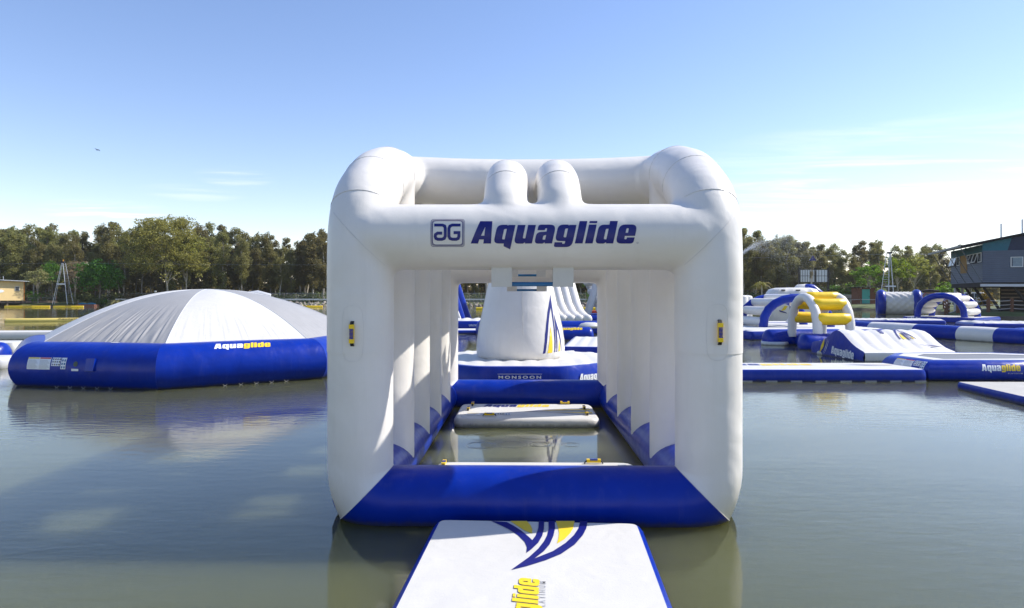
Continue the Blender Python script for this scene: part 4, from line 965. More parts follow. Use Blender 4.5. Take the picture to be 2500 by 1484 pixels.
for t0, t1, m_ in ((-.12, .2, WHITE), (.2, .415, BLUE), (.415, .645, WHITE), (.645, .84, BLUE), (.84, .985, WHITE), (.985, 1.08, BLUE)):
    x0, x1 = (t0 - .5) * 13.19, (t1 - .5) * 13.19; g = G(); k = 8; R = []
    for j in range(k + 1):
        x = x0 + (x1 - x0) * j / k; r_ = .43 * (1 + .03 * sin(pi * j / k)); R.append([(x, r_ * cos(q), .24 + r_ * sin(q)) for q in [2 * pi * s_ / 24 for s_ in range(24)]])
    if t1 > 1: R += [[(x1 + .3 * sin(radians(e)), .43 * cos(radians(e)) * cos(q), .24 + .43 * cos(radians(e)) * sin(q)) for q in [2 * pi * s_ / 24 for s_ in range(24)]] for e in (22, 45, 65, 84)]
    g.rings(R); g.build('log_section', m_, lg_, sharp=70)
float_tube('bright blue tube beside the end of the log chain at the frame edge', (23.6, 31.8), (27.5, 33.2), .46)
platform('small blue walkway tip under the log chain end at the frame edge', [(22.4, 28.6), (25.5, 27.8), (25.8, 29.4), (22.7, 29.9)], .3, top=BLUE)

# big white inflatable block and its slide
sm_ = thing('inflatable_iceberg', 'bulky white inflatable climbing block with pleated roof behind the arch bridges', 'inflatable climber', (23.6, 57.5, 0), radians(-4))
R = []
for z, k in ((.0, .96), (.5, 1.0), (1.2, 1.0), (1.9, .97), (2.4, .92), (2.7, .82), (2.82, .6), (2.84, .2)):
    q_ = []
    for a in range(64):
        f_ = 2 * pi * a / 64; c_, s_ = cos(f_), sin(f_); ex = .45
        x = 2.1 * math.copysign(abs(c_) ** ex, c_); y = 1.8 * math.copysign(abs(s_) ** ex, s_); pl_ = 1 - .045 * (z > 1.6) * abs(sin(f_ * 8)) ** 6
        q_.append((x * k * pl_, y * k * pl_, z))
    R.append(q_)
g = G(); g.rings(R); g.build('block_body', WHITE, sm_, sharp=70)
g = G(); g.tube([(.5, .3, 2.6), (.75, .3, 2.75), (1.3, .3, 2.75)], [.35, .42, .42], n=14, cap='round', mitre=False); g.build('roof_tube', WHITE, sm_, sharp=70)
g = G(); g.tube([(1.2, .1, 2.8), (1.75, .1, 2.75), (2.2, 0, 2.3), (2.8, -.1, 1.5)], .36, n=14, cap='round', mitre=False); g.build('slide_tube', BLUE, sm_, sharp=70)
for x in (-1.4, -.2): 
    g = G(); g.bar((x, -1.55, 2.62), (x + .32, -1.55, 2.62), .12, .08); g.build('handle', BLACK, sm_)
l_ = .9 / AG_W * 2; print_on('lettering', AQUA + GLIDE, lambda u, v: Vector((-.55 - v * .32 + .0, -1.83, .35 + u * .27)), PRINT_BLUE, sm_)
print_on('sail_emblem', [[[(-1.5, .9), (-1.2, 1.35), (-.95, 1.3), (-1.15, 1.0)]]], lambda u, v: Vector((u, -1.83, v)), PRINT_YELLOW, sm_)
print_on('sail_emblem', [[[(-1.6, .85), (-1.65, 1.0), (-1.1, .8), (-1.0, .7)]]], lambda u, v: Vector((u, -1.83, v)), PRINT_BLUE, sm_)

# white tower largely hidden behind the front frame
wt = thing('inflatable_tower', 'tall white inflatable tower with tapering side just showing past the tunnel frame', 'inflatable tower', (15.62, 49.3, 0))
g = G(); g.tube([(-1.2, 0, .1), (-1.15, 0, 2.2), (-.75, 0, 4.0), (-.35, 0, 5.4)], [2.2, 2.0, 1.55, 1.1], n=32, cap='round', mitre=False, bulge=.25); g.build('tower_body', WHITE, wt, sharp=70)
for x, y in ((1.15, -.6), (.6, -1.3)):
    g = G(); g.tube([(x, y, .0), (x, y, 2.05)], .37, n=18, cap='round', bulge=.4); g.build('corner_post', WHITE, wt, sharp=70)
nz_ = G(); nz_.tube([(-.25, 0, 4.0), (.2, 0, 4.42)], .1, n=8); nz_.build('water_cannon', BLUE, wt)

# roller
ro = thing('inflatable_roller', 'white dimpled roller drum between two tall blue wheels', 'inflatable roller', (45.3, 80.0, 0), radians(-23))
RR, RL = 1.62, 1.55; g = G(); R = []
for i in range(25):
    x = -RL + 2 * RL * i / 24; R.append([(x, (RR * .86 + .055 * sin(f_ * 12) * sin(pi * i / 24 * 8)) * cos(f_), 1.2 + (RR * .86 + .055 * sin(f_ * 12) * sin(pi * i / 24 * 8)) * sin(f_)) for f_ in [2 * pi * a / 72 for a in range(72)]])
g.rings(R); g.build('drum', WHITE, ro, sharp=80)
for s_ in (-1, 1):
    g = G(); R = []
    for a in range(32):
        f_ = 2 * pi * a / 32; R.append([(s_ * (RL + .28) + .46 * cos(q), (RR - .32 + .4 * sin(q)) * cos(f_), 1.2 + (RR - .32 + .4 * sin(q)) * sin(f_)) for q in [2 * pi * k / 14 for k in range(14)]])
    g.rings(R, closed=True); g.build('wheel', BLUE, ro, sharp=80)
    g = G(); g.tube([(s_ * (RL + .3), 0, 1.2), (s_ * (RL + .36), 0, 1.2)], RR - .4, n=32); g.build('wheel_disc', BLUE, ro)

# ------------------------------------------------------------------ yellow boom floats
BG = 'yellow boom floats marking the course'
def buoy(label, x0, x1, y, Y, r, lab=True, col=None, dy=0.0):
    a, b = P(x0, y, Y), P(x1, y, Y + dy); d = Vector((b.x - a.x, b.y - a.y)); t = thing('boom_float', label, 'boom float', ((a.x + b.x) / 2, (a.y + b.y) / 2, 0), atan2(d.y, d.x), BG); L = d.length
    g = G(); g.tube([(-L / 2, 0, r * .35), (0, 0, r * .35), (L / 2, 0, r * .35)], r, n=14, cap='round', bulge=.4); g.build('float_body', col or YELLOW, t)
    for s_ in (-1, 1):
        g = G(); g.tube([(s_ * (L / 2 + r * .2), 0, r * .35), (s_ * (L / 2 + r * .55), 0, r * .35)], [r * .75, r * .3], n=12); g.build('end_cap', BLUE if col is None else RUBBER, t)
    if lab: l_ = min(1.9, L * .22) / AG_W; print_on('lettering', AQUA + GLIDE, lambda u, v: Vector((-L * .11 + u * l_, -r * 1.01 * cos(.35 + v * .7), r * .35 + r * 1.01 * sin(.35 + v * .7))), PRINT_DARK, t, 0, 3)
buoy('yellow boom float moored by the stilts of the yellow boathouse', 12, 122, 747, 131, .19); buoy('yellow boom float moored at the foot of the ladder tower', 131, 204, 747, 130, .19, True, None)
buoy('pale yellow lettered boom float crossing in front of the boathouse reflection', 15, 330, 780, 56.5, .21, True, mat('pale_yellow_vinyl', (.80, .62, .16), .4, vary=.06), 3)
buoy('yellow boom float below the rocks past the dome', 690, 788, 747, 131, .19)
buoy('yellow boom float seen through the tunnel frame next to the bare trunk', 1163, 1240, 753, 108, .26, False)
buoy('yellow boom float seen through the tunnel frame past the slide', 1425, 1500, 753, 108, .26, False)
RED = mat('red_vinyl', (.5, .04, .02), .45, vary=.15)
buoy('red boom float lying behind the white slide', 1441, 1490, 763, 86, .25, False, RED)
# ------------------------------------------------------------------ trees
def leafmat(name, col, tr=.28, rnd=.22, vary=.35): return mat(name, col, .6, vary=vary, vscale=.9, trans=tr, objrand=rnd, spec=.35)
OAKLEAF = leafmat('olive_foliage', (.25, .232, .080), .55); GUMLEAF = leafmat('gum_foliage', (.29, .27, .06), .42, .05)
BRIGHT = leafmat('bright_foliage', (.10, .21, .018), .35, .08); LIME = leafmat('lime_foliage', (.20, .29, .025), .4, .1)
PALE = leafmat('pale_foliage', (.24, .22, .085), .3, .12); SCRUB = leafmat('scrub_foliage', (.11, .13, .04), .35, .2); TAN = leafmat('tan_foliage', (.25, .20, .10), .3, .1)
BARK = mat('grey_bark', (.20, .175, .145), .9, bump=.03, bscale=3, vary=.35, vscale=1.5, objrand=.3); PALEBARK = mat('pale_bark', (.42, .37, .30), .85, bump=.02, bscale=3, vary=.3, vscale=1.0)
def leaves(g, c, rad, n, ls, R, droop=0.0, wid=.42):
    V = []; F = []
    for _ in range(n):
        while True:
            d = Vector((R.uniform(-1, 1), R.uniform(-1, 1), R.uniform(-1, 1)))
            if d.length < 1: break
        d *= (.55 + .45 * d.length) if d.length > .3 else 1
        p = Vector(c) + Vector((d.x * rad[0], d.y * rad[1], d.z * rad[2]))
        a = Vector((R.gauss(0, 1), R.gauss(0, 1), R.gauss(0, .6) - droop)).normalized(); b = a.cross(Vector((R.gauss(0, 1), R.gauss(0, 1), R.gauss(0, 1)))).normalized()
        l = ls * R.uniform(.6, 1.35); w = l * wid; o = len(V)
        V += [p - a * l * .5, p + b * w * .5, p + a * l * .5, p - b * w * .5]; F.append((o, o + 1, o + 2, o + 3))
    g.add(V, F)
def limb(g, pts, r0, r1, n=7):
    k = len(pts); g.tube(pts, [r0 + (r1 - r0) * i / (k - 1) for i in range(k)], n=n, mitre=False)
def wander(a, b, R, amt, k=5):
    a, b = Vector(a), Vector(b); return [a.lerp(b, i / k) + Vector((R.uniform(-1, 1), R.uniform(-1, 1), 0)) * amt * (0 < i < k) for i in range(k + 1)]
def oak_proto(seed):             # tall feathery olive tree, 14 m
    R = random.Random(seed); H = 14.0; gt, gc = G(), G(); lean = Vector((R.uniform(-.9, .9), R.uniform(-.5, .5), 0))
    tp = wander((0, 0, -.4), Vector((0, 0, H * .93)) + lean, R, .22, 7); limb(gt, tp, .19, .03)
    forks = R.randint(12, 15); base = R.uniform(.14, .34)
    for i in range(forks):
        t = base + (.97 - base) * i / (forks - 1); c = Vector((0, 0, H * t)) + lean * t; prof = sin(pi * min(1, max(.12, (1.05 - t) / (1.12 - base)))) ** .7
        for q in range(R.choice((2, 2, 3))):
            a = R.uniform(0, 2 * pi); rr_ = R.uniform(.5, 1.9) * prof; e = c + Vector((cos(a) * rr_, sin(a) * rr_, R.uniform(-.1, .9)))
            if q < 2: limb(gt, wander(c - Vector((0, 0, rr_ * .7)), e, R, .12, 3), .055, .015, 5)
            s_ = R.uniform(.65, 1.2) * (.55 + .5 * prof); leaves(gc, e, (s_ * 1.0, s_ * 1.0, s_ * 1.05), int(230 * s_ + 40), .36, R, .5, .40)
            if R.random() < .35: leaves(gc, e + Vector((R.uniform(-.8, .8), R.uniform(-.8, .8), R.uniform(.2, 1.0))), (.4, .4, .5), 45, .32, R, .2, .40)
    return gt, gc
PROTO = []
for k in range(9):
    gt, gc = oak_proto(100 + k); a = gt.build('trunk', BARK if k % 3 else PALEBARK); b = gc.build('crown', OAKLEAF, smooth=False); PROTO.append((a, b))
def place_tree(name, label, cat, loc, rz, sc, tr, cr, group=None, crmat=None):
    t = thing(name, label, cat, loc, rz, group); t.scale = sc
    for o in (tr, cr):
        if o is not None:
            c = link_copy(o, t); c.location = (0, 0, 0)
            if crmat and o is cr: c.material_slots[0].link = 'OBJECT'; c.material_slots[0].material = crmat
    return t
ORD = 'first second third fourth fifth sixth seventh eighth ninth tenth eleventh twelfth thirteenth fourteenth fifteenth sixteenth seventeenth eighteenth nineteenth twentieth'.split()
ZONES = ((62, 'behind the yellow boathouse', 'boathouse'), (190, 'behind the ladder tower', 'boathouse'), (330, 'around the bright round tree', 'boathouse'), (520, 'around the big spreading gum', 'boathouse'),
         (665, 'over the grey dome', 'boathouse'), (830, 'between dome and tunnel frame', 'boathouse'), (1290, 'past the climbing tower', 'dome'), (1560, 'past the white slide', 'dome'),
         (1920, 'in the water spray', 'tunnel'), (2040, 'behind the white panel screen', 'tunnel'), (2150, 'behind the brown shed', 'tunnel'), (2275, 'behind the lattice mast', 'tunnel'), (9999, 'beside the stilt house', 'tunnel'))
LINE = ((-60, 556), (0, 553), (100, 560), (160, 566), (200, 570), (280, 556), (330, 560), (480, 562), (540, 556), (600, 560), (650, 577), (700, 590), (720, 592), (750, 572), (790, 558), (830, 560), (1100, 570), (1200, 580), (1300, 585), (1460, 585), (1560, 580),
        (1760, 575), (1805, 566), (1850, 576), (1890, 582), (1950, 590), (1985, 618), (2000, 604), (2040, 586), (2075, 615), (2105, 588), (2140, 580), (2165, 612), (2200, 612), (2260, 604), (2330, 612), (2420, 640))
def line_y(px):
    for (a, y0), (b, y1) in zip(LINE, LINE[1:]):
        if a <= px <= b: return y0 + (y1 - y0) * (px - a) / (b - a)
    return 580
CNT = {}
def forest(px0, px1, step, Y, hf, row, jit=.5):
    px = px0
    while px < px1:
        p = px + RND.uniform(-jit, jit) * step; yy = Y + RND.uniform(-4, 4); x = (p - CX) / FPX * yy; z = ground(x, yy)
        top = EYE + (HY - line_y(p)) / FPX * yy; h = (top - z) * hf * RND.uniform(.84, 1.06)
        tr, cr = RND.choice(PROTO); s_ = h / 14.0; w = s_ * RND.uniform(.95, 1.25)
        zn = next(q for q in ZONES if p < q[0]); key = (zn[1], row); CNT[key] = CNT.get(key, 0) + 1
        place_tree('olive_tree', f'{ORD[CNT[key] - 1]} dark olive tree from the {zn[2]} end, {row} row {zn[1]}', 'tree', (x, yy, z), RND.uniform(0, 6.3), (w, w, s_), tr, cr, 'dark olive trees of the wood behind the pond')
        px += step
forest(-45, 815, 27, 152, .90, 'front'); forest(-40, 830, 25, 164, .985, 'back')
forest(1060, 1520, 36, 156, .92, 'front'); forest(1050, 1560, 40, 166, 1.0, 'back')
forest(1770, 1990, 22, 146, .97, 'front'); forest(1780, 1985, 24, 158, 1.0, 'back'); forest(1998, 2340, 31, 148, .93, 'front'); forest(2005, 2420, 36, 160, 1.0, 'back', .3)
# deeper wood, one mass of foliage and stems behind the rows
g = G(); R = random.Random(5); gs = G()
for seg in ((-60, 840, 1), (1000, 1560, 1), (1760, 1985, 1), (1985, 2440, .72)):
    px = seg[0]
    while px < seg[1]:
        yy = R.uniform(172, 190); x = (px - CX) / FPX * yy; top = (EYE + (HY - line_y(px)) / FPX * yy) * .86 * seg[2]
        for k in range(9):
            zc_ = R.uniform(.3, 1) ** 1.0 * (top - 1.2) if k < 4 else R.uniform(.8, 5); leaves(g, (x + R.uniform(-2, 2), yy, zc_), (2.2, 1.5, 1.7), 70, .95, R, .2, .6)
        px += 11
tag(g.build('far_wood', OAKLEAF, smooth=False), None, None, kind='stuff')
g = G()
for seg in ((-60, 840, 143.5, 158), (1040, 1560, 146, 160), (1770, 2330, 136, 150)):
    px = seg[0]
    while px < seg[1]:
        yy = R.uniform(seg[2] + 3, seg[3]); x = (px - CX) / FPX * yy; z = ground(x, yy); s_ = R.uniform(.5, 1.6); leaves(g, (x, yy, z + s_ * .6), (s_ * 1.3, s_, s_), 60, .5, R, 0, .55); px += 2.6
tag(g.build('undergrowth', SCRUB, smooth=False), None, None, kind='stuff')

# the big gum
def spread_tree(seed, H, crown_c, crown_r, nl, ls, trunk_r, fork_h, mleaf, mbark, dens=60, cl=.16, wid=.45):
    R = random.Random(seed); gt, gc = G(), G(); base = wander((0, 0, -.4), (0, 0, fork_h), R, .12, 4); lead = Vector((crown_c[0], crown_c[1], crown_c[2] + crown_r[2] * .5)); limb(gt, base + [Vector((0, 0, fork_h)).lerp(lead, k / 4) + Vector((R.uniform(-.25, .25), R.uniform(-.25, .25), 0)) * (k < 4) for k in range(1, 5)], trunk_r, trunk_r * .12, 9)
    for i in range(nl):
        a = 2.4 * i + R.uniform(-.4, .4); el = R.uniform(-.35, 1.0); rr_ = R.uniform(.55, 1.0)
        e = Vector((crown_c[0] + cos(a) * crown_r[0] * rr_ * cos(el * 1.2), crown_c[1] + sin(a) * crown_r[1] * rr_ * cos(el * 1.2), crown_c[2] + sin(el * 1.35) * crown_r[2] * R.uniform(.7, 1.0)))
        if i < 16:
            t_ = R.uniform(0, .75); s0 = Vector((0, 0, fork_h * .95)).lerp(lead, t_); m_ = s0.lerp(e, .5) + Vector((0, 0, .12 * (e - s0).length)); limb(gt, [s0, m_ + Vector((R.uniform(-.2, .2), R.uniform(-.2, .2), 0)), e], trunk_r * .38 * (1 - .5 * t_), trunk_r * .06, 6)
        s_ = crown_r[2] * cl * R.uniform(.8, 1.5); leaves(gc, e, (s_ * 1.25, s_ * 1.25, s_ * .75), int(dens * R.uniform(.7, 1.3)), ls, R, .1, wid)
        for q in range(2):
            o_ = Vector((R.gauss(0, 1), R.gauss(0, 1), R.gauss(0, .6))) * s_ * 1.1; leaves(gc, e + o_, (s_ * .7, s_ * .7, s_ * .5), int(dens * .4), ls, R, .1, wid)
    a = gt.build('trunk', mbark); b = gc.build('crown', mleaf, smooth=False); return a, b
def one_tree(name, label, px, Y, rz, protos, sc=1.0, cat='tree', group=None):
    x = (px - CX) / FPX * Y; t = thing(name, label, cat, (x, Y, ground(x, Y)), rz, group); t.scale = (sc,) * 3
    for o in protos: o.parent = t
    return t
one_tree('gum_tree', 'big spreading yellow green gum with pale limbs rising above the wood', 408, 145, .4, spread_tree(21, 18.5, (-.4, 0, 10.2), (8.0, 6.0, 8.0), 170, .42, .30, 3.6, GUMLEAF, PALEBARK, 80, .14))
one_tree('gum_tree', 'slimmer yellow green gum with hanging leaves leaning on the big spreading gum', 455, 147, .9, spread_tree(27, 14, (0, 0, 9.0), (3.8, 3.2, 5.6), 42, .46, .22, 4.2, GUMLEAF, PALEBARK, 60, .15))
one_tree('leafy_tree', 'bright green round tree by the shore beside the ladder tower', 243, 140, .2, spread_tree(22, 8.4, (0, 0, 5.0), (3.7, 3.1, 3.5), 80, .36, .2, 1.7, BRIGHT, BARK, 64, .22, .6))
one_tree('small_tree', 'small pale green tree between the boathouse deck and ladder tower', 92, 141, .2, spread_tree(23, 6.6, (0, 0, 4.9), (2.3, 2.0, 2.0), 34, .30, .11, 2.2, PALE, PALEBARK, 40, .24))
one_tree('small_tree', 'tan leaved tree with bent pale trunk behind the ladder tower', 184, 143, 1.2, spread_tree(24, 8.2, (0, 0, 5.8), (2.5, 2.2, 3.0), 34, .30, .15, 2.4, TAN, PALEBARK, 40, .2))
one_tree('small_tree', 'mid green low tree close behind the boathouse deck', 128, 146, .2, spread_tree(25, 8.0, (0, 0, 5.4), (1.9, 1.7, 3.4), 34, .32, .14, 2.0, BRIGHT, BARK, 40, .2))
def bush(label, px, Y, sc, m_, seed, group=None):
    R = random.Random(seed); g = G()
    for _ in range(9): leaves(g, (R.uniform(-.7, .7), R.uniform(-.5, .5), R.uniform(.3, 1.0)), (.5, .5, .45), 60, .22, R, 0, .55)
    gs = G(); 
    for _ in range(4): limb(gs, [(0, 0, -.2), (R.uniform(-.5, .5), R.uniform(-.4, .4), .9)], .03, .01, 5)
    one_tree('shrub', label, px, Y, 0, (gs.build('stem', BARK), g.build('crown', m_, smooth=False)), sc, 'shrub', group)
bush('dark clipped shrub under the ladder tower', 152, 141, 1.7, SCRUB, 1); bush('pale bushy shrub at the foot of the ladder tower', 174, 139, 1.4, PALE, 2); bush('green shrub behind the deck railing', 78, 141, 1.9, BRIGHT, 3)
bush('dark green shrub under the bright round tree', 233, 138.5, 1.6, SCRUB, 4); bush('low green shrub between bright round tree and fan palm', 252, 139, 1.3, BRIGHT, 5); bush('rusty low shrub past the fan palm', 322, 146, 2.0, TAN, 6)
for i, (px, sc) in enumerate(((1995, 2.1), (2015, 2.4), (2038, 2.6), (2060, 2.8), (2082, 2.7))): bush(f'{ORD[i]} leafy shrub of the hedge counted from white panel screen to shed', px, 126, sc, SCRUB if i % 2 else BRIGHT, 20 + i, 'hedge shrubs by the shed')
bush('yellow green shrub beside the parked cars', 2310, 112, 2.6, LIME, 31); bush('yellow flowering shrub under the stilt house', 2408, 90, 1.5, leafmat('yellow_blossom', (.30, .22, .01)), 32); bush('bright scrubby shrub past the slide in the frame opening', 1452, 144, 2.0, BRIGHT, 33)
# palms
def palm(label, px, Y, H, n, fl, m_, seed, trunk_r=.14, rise=.9, name='palm_tree', fan=False):
    R = random.Random(seed); x = (px - CX) / FPX * Y; t = thing(name, label, 'palm', (x, Y, ground(x, Y))); g = G(); limb(g, [(0, 0, -.3), (.05, 0, H * .5), (0, 0, H)], trunk_r * 1.2, trunk_r, 9); g.build('trunk', PALEBARK, t)
    for k in range(n):
        a = 2 * pi * k / n + R.uniform(-.2, .2); up = rise * R.uniform(.2, 1.2); L = fl * R.uniform(.8, 1.15); g = G(); pts = []
        for i in range(9):
            s_ = i / 8; pts.append(Vector((cos(a) * L * s_ * (1 - .15 * s_), sin(a) * L * s_ * (1 - .15 * s_), H + L * (up * s_ - (up + .35) * s_ * s_ * .9))))
        limb(g, pts, .035, .008, 4)
        for i in range(1, 9):
            for sd in (-1, 1):
                for q in range(2):
                    b = pts[i - 1].lerp(pts[i], .25 + q * .5); dr = Vector((-sin(a) * sd, cos(a) * sd, -.45)) * L * .26 * (1.1 - abs(i / 8 - .45)) + (pts[i] - pts[i - 1]) * .9; sdv = (pts[i] - pts[i - 1]).normalized() * (.09 if fan else .05) * fl * .5
                    g.add([b - sdv, b + sdv, b + dr], [(0, 1, 2)])
        g.build('frond', m_, t, smooth=False)
palm('low fan palm with drooping pale fronds on the bank next to the bright round tree', 286, 138.5, 1.5, 12, 2.3, PALE, 3, .2, .75, 'fan_palm', True); palm('young thin palm with yellow drooping fronds standing in the water spray', 1859, 122, 3.6, 9, 2.4, leafmat('yellow_frond', (.22, .19, .03), .35), 5, .08, 1.0)
palm('palm whose spear frond shows above the stilt house roof', 2364, 92, 7.2, 5, 2.2, SCRUB, 6, .14, 2.4); palm('small palm tuft under the lattice mast', 2150, 112, 2.3, 8, 1.5, LIME, 7, .09, 1.0)
# big leaved bright trees near the mast
for i, (px, Y, H, lab) in enumerate(((2122, 124, 7.0, 'bright big leaved tree right behind the brown shed roof'), (2192, 122, 8.3, 'bright big leaved tree between lattice mast and stilt house'), (2232, 126, 8.8, 'yellow green big leaved tree closest to the stilt house'), (2098, 128, 4.5, 'low lime leaved tree rising over the hedge by the shed'))):
    one_tree('big_leaf_tree', lab, px, Y, i * 1.3, spread_tree(40 + i, H, (0, 0, H * .68), (2.9, 2.3, H * .30), 30, .52, .13, H * .3, LIME if i != 2 else GUMLEAF, PALEBARK, 26, .2, .5))
one_tree('bare_tree', 'smooth grey trunk standing on the grass seen through the tunnel frame', 1189.5, 139, 0, spread_tree(50, 11, (0, 0, 9.5), (3, 3, 2.4), 26, .4, .36, 6.5, OAKLEAF, PALEBARK, 40, .2))
one_tree('small_tree', 'spindly bright tree by the guardrail past the slide', 1448, 141, 0, spread_tree(51, 5, (0, 0, 3.6), (2.2, 2, 1.7), 22, .3, .12, 1.6, BRIGHT, BARK, 30, .2))

# ------------------------------------------------------------------ far shore: boathouse, ladder tower, rocks, fence
YEL = mat('yellow_paint', (.82, .60, .28), .7, vary=.06, vscale=.6); TIN = mat('tin_roof', (.50, .52, .55), .45, metal=.3, vary=.08); TIMBER = mat('weathered_timber', (.20, .15, .10), .85, bump=.01, bscale=6, vary=.3, vscale=2); DARK = mat('dark_timber', (.035, .03, .026), .9, vary=.2)  # DARK: near-black brown for frames, posts, slats and the shed roof
BROWNW = mat('brown_timber', (.16, .07, .035), .8, vary=.2); GLASS = mat('window_glass', (.05, .06, .07), .08, spec=.8, vary=.1); WPAINT = mat('white_paint', (.72, .72, .70), .5, vary=.04)
bh = thing('boathouse', 'yellow boathouse on stilts with grey tin roof and railed timber deck', 'boathouse', (P(58, 735, 139).x, 139.0, 0), radians(50)); 
g = G(); g.box((-5.5, 2.5, 3.15), (11, 5, 3.9)); g.build('wall', YEL, bh, smooth=False)
g = G(); g.add([(-11.4, -.9, 5.55), (.75, -.9, 5.02), (.75, 5.8, 5.15), (-11.4, 5.8, 5.68)], [(0, 1, 2, 3)]); g.add([(-11.4, -.9, 5.69), (.75, -.9, 5.16), (.75, 5.8, 5.29), (-11.4, 5.8, 5.82)], [(3, 2, 1, 0)]); g.add([(-11.4, -.9, 5.55), (.75, -.9, 5.02), (.75, -.9, 5.16), (-11.4, -.9, 5.69)], [(0, 1, 2, 3)]); g.add([(.75, -.9, 5.02), (.75, 5.8, 5.15), (.75, 5.8, 5.29), (.75, -.9, 5.16)], [(0, 1, 2, 3)])
rf = g.build('roof', TIN, bh, smooth=False); g = G(); g.tube([(-3.2, 1, 5.2), (-3.2, 1, 6.1)], .05, n=8); g.build('vent_pipe', TIN, rf)
g = G(); g.box((-1.15, -.03, 3.6), (.78, .1, .95)); w_ = g.build('window', WPAINT, bh, smooth=False); g = G(); g.box((-1.15, -.09, 3.6), (.62, .04, .8)); g.build('pane', GLASS, w_, smooth=False)
g = G(); g.tube([(-5.5, -.005, 3.1), (-5.5, -.03, 3.1)], 1.0, n=24).xf(Matrix.Translation((-5.5, 0, 3.1)) @ Matrix.Diagonal((.75, 1, .32, 1)) @ Matrix.Translation((5.5, 0, -3.1)) @ Matrix.Translation((1.9, 0, 0))); g.build('wall_sign', PRINT_WHITE, bh)
g = G(); g.box((.06, -.05, 3.15), (.12, .1, 3.9)); g.build('corner_trim', mat('orange_trim', (.62, .22, .03), .7), bh, smooth=False)
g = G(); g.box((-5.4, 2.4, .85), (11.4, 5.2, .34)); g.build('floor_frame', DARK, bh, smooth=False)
for i in range(9):
    g = G(); g.box((-10.3 + i * 1.25, -.25, 1.08), (.14, .4, .16)); g.build('joist', TIMBER, bh, smooth=False)
for x in (-10, -6.5, -2.8, -.2):
    for y in (.1, 4.6):
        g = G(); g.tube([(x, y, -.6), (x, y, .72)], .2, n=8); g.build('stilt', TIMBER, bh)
g = G(); g.box((3.0, 1.6, 1.08), (5.9, 3.2, .10)); dk = g.build('deck', TIMBER, bh, smooth=False)
g = G(); g.box((3.0, .05, .86), (5.9, .08, .32)); g.build('fascia', TIMBER, dk, smooth=False)
for x in (2.3, 5.8):
    g = G(); g.tube([(x, .3, -.6), (x, .3, 1.0)], .17, n=8); g.build('deck_post', TIMBER, bh)
for x in (.5, 3.0, 5.8):
    g = G(); g.box((x, .1, 1.75), (.10, .1, 1.25)); g.build('rail_post', BROWNW, bh, smooth=False)
for z in (1.5, 1.8, 2.1, 2.38):
    g = G(); g.bar((.4, .1, z), (5.85, .1, z), .03 if z < 2.3 else .09, .03 if z < 2.3 else .06); g.build('rail', BROWNW if z > 2.3 else STEEL, bh, smooth=False)
ltw = thing('ladder_tower', 'steel ladder tower on splayed legs with a white crossbar by the boathouse', 'cable tower', (P(152, 740, 137).x, 137, .45))
ap_ = Vector((.15, 0, 8.3)); ft_ = [Vector(v) for v in ((-2.0, .6, 0), (-1.45, -.8, 0), (1.5, -.8, 0), (1.75, .7, 0))]
tops = [ap_ + Vector(v) for v in ((-.28, .25, 0), (-.12, -.25, 0), (.12, -.25, 0), (.30, .25, 0))]
for a, b in zip(ft_, tops):
    g = G(); g.tube([a, b], .055, n=6); g.build('leg', STEEL, ltw)
for (i, j) in ((0, 1), (2, 3)):
    for k in range(1, 24):
        t = k / 24; g = G(); g.bar(ft_[i].lerp(tops[i], t), ft_[j].lerp(tops[j], t), .035, .035); g.build('rung', STEEL, ltw, smooth=False)
g = G(); g.box((.05, -.5, 4.05), (1.75, .12, .28)); g.build('crossbar', WPAINT, ltw, smooth=False)
g = G(); g.box((.15, 0, 8.45), (.55, .5, .4)); hd = g.build('pulley_head', BLACK, ltw, smooth=False); g = G(); g.tube([(.3, -.2, 8.6), (.3, -.2, 8.95)], .12, n=8); g.build('beacon', mat('orange_plastic', (.6, .25, .02), .5), hd)
pt = thing('moored_pontoon', 'rusty red pontoon with teal covers tied to the bank below the bright round tree', 'pontoon', (P(213, 745, 136.5).x, 136.5, 0))
g = G(); g.box((0, 0, .22), (3.7, 1.6, .44)); g.build('hull', mat('rusty_paint', (.22, .09, .06), .8, vary=.25), pt, smooth=False)
for x in (-.9, .9):
    g = G(); g.tube([(x - .8, 0, .52), (x, 0, .6), (x + .8, 0, .5)], [.14, .2, .12], n=8, mitre=False); g.build('cover', mat('teal_cover', (.02, .18, .30), .6), pt)
g = G(); g.tube([(-2.3, .3, -.5), (-2.3, .3, 1.15)], .17, n=8); tag(g.build('mooring_post', TIMBER, None, loc=(P(213, 745, 136.5).x, 137, 0)), 'round timber mooring post standing next to the red pontoon', 'post')
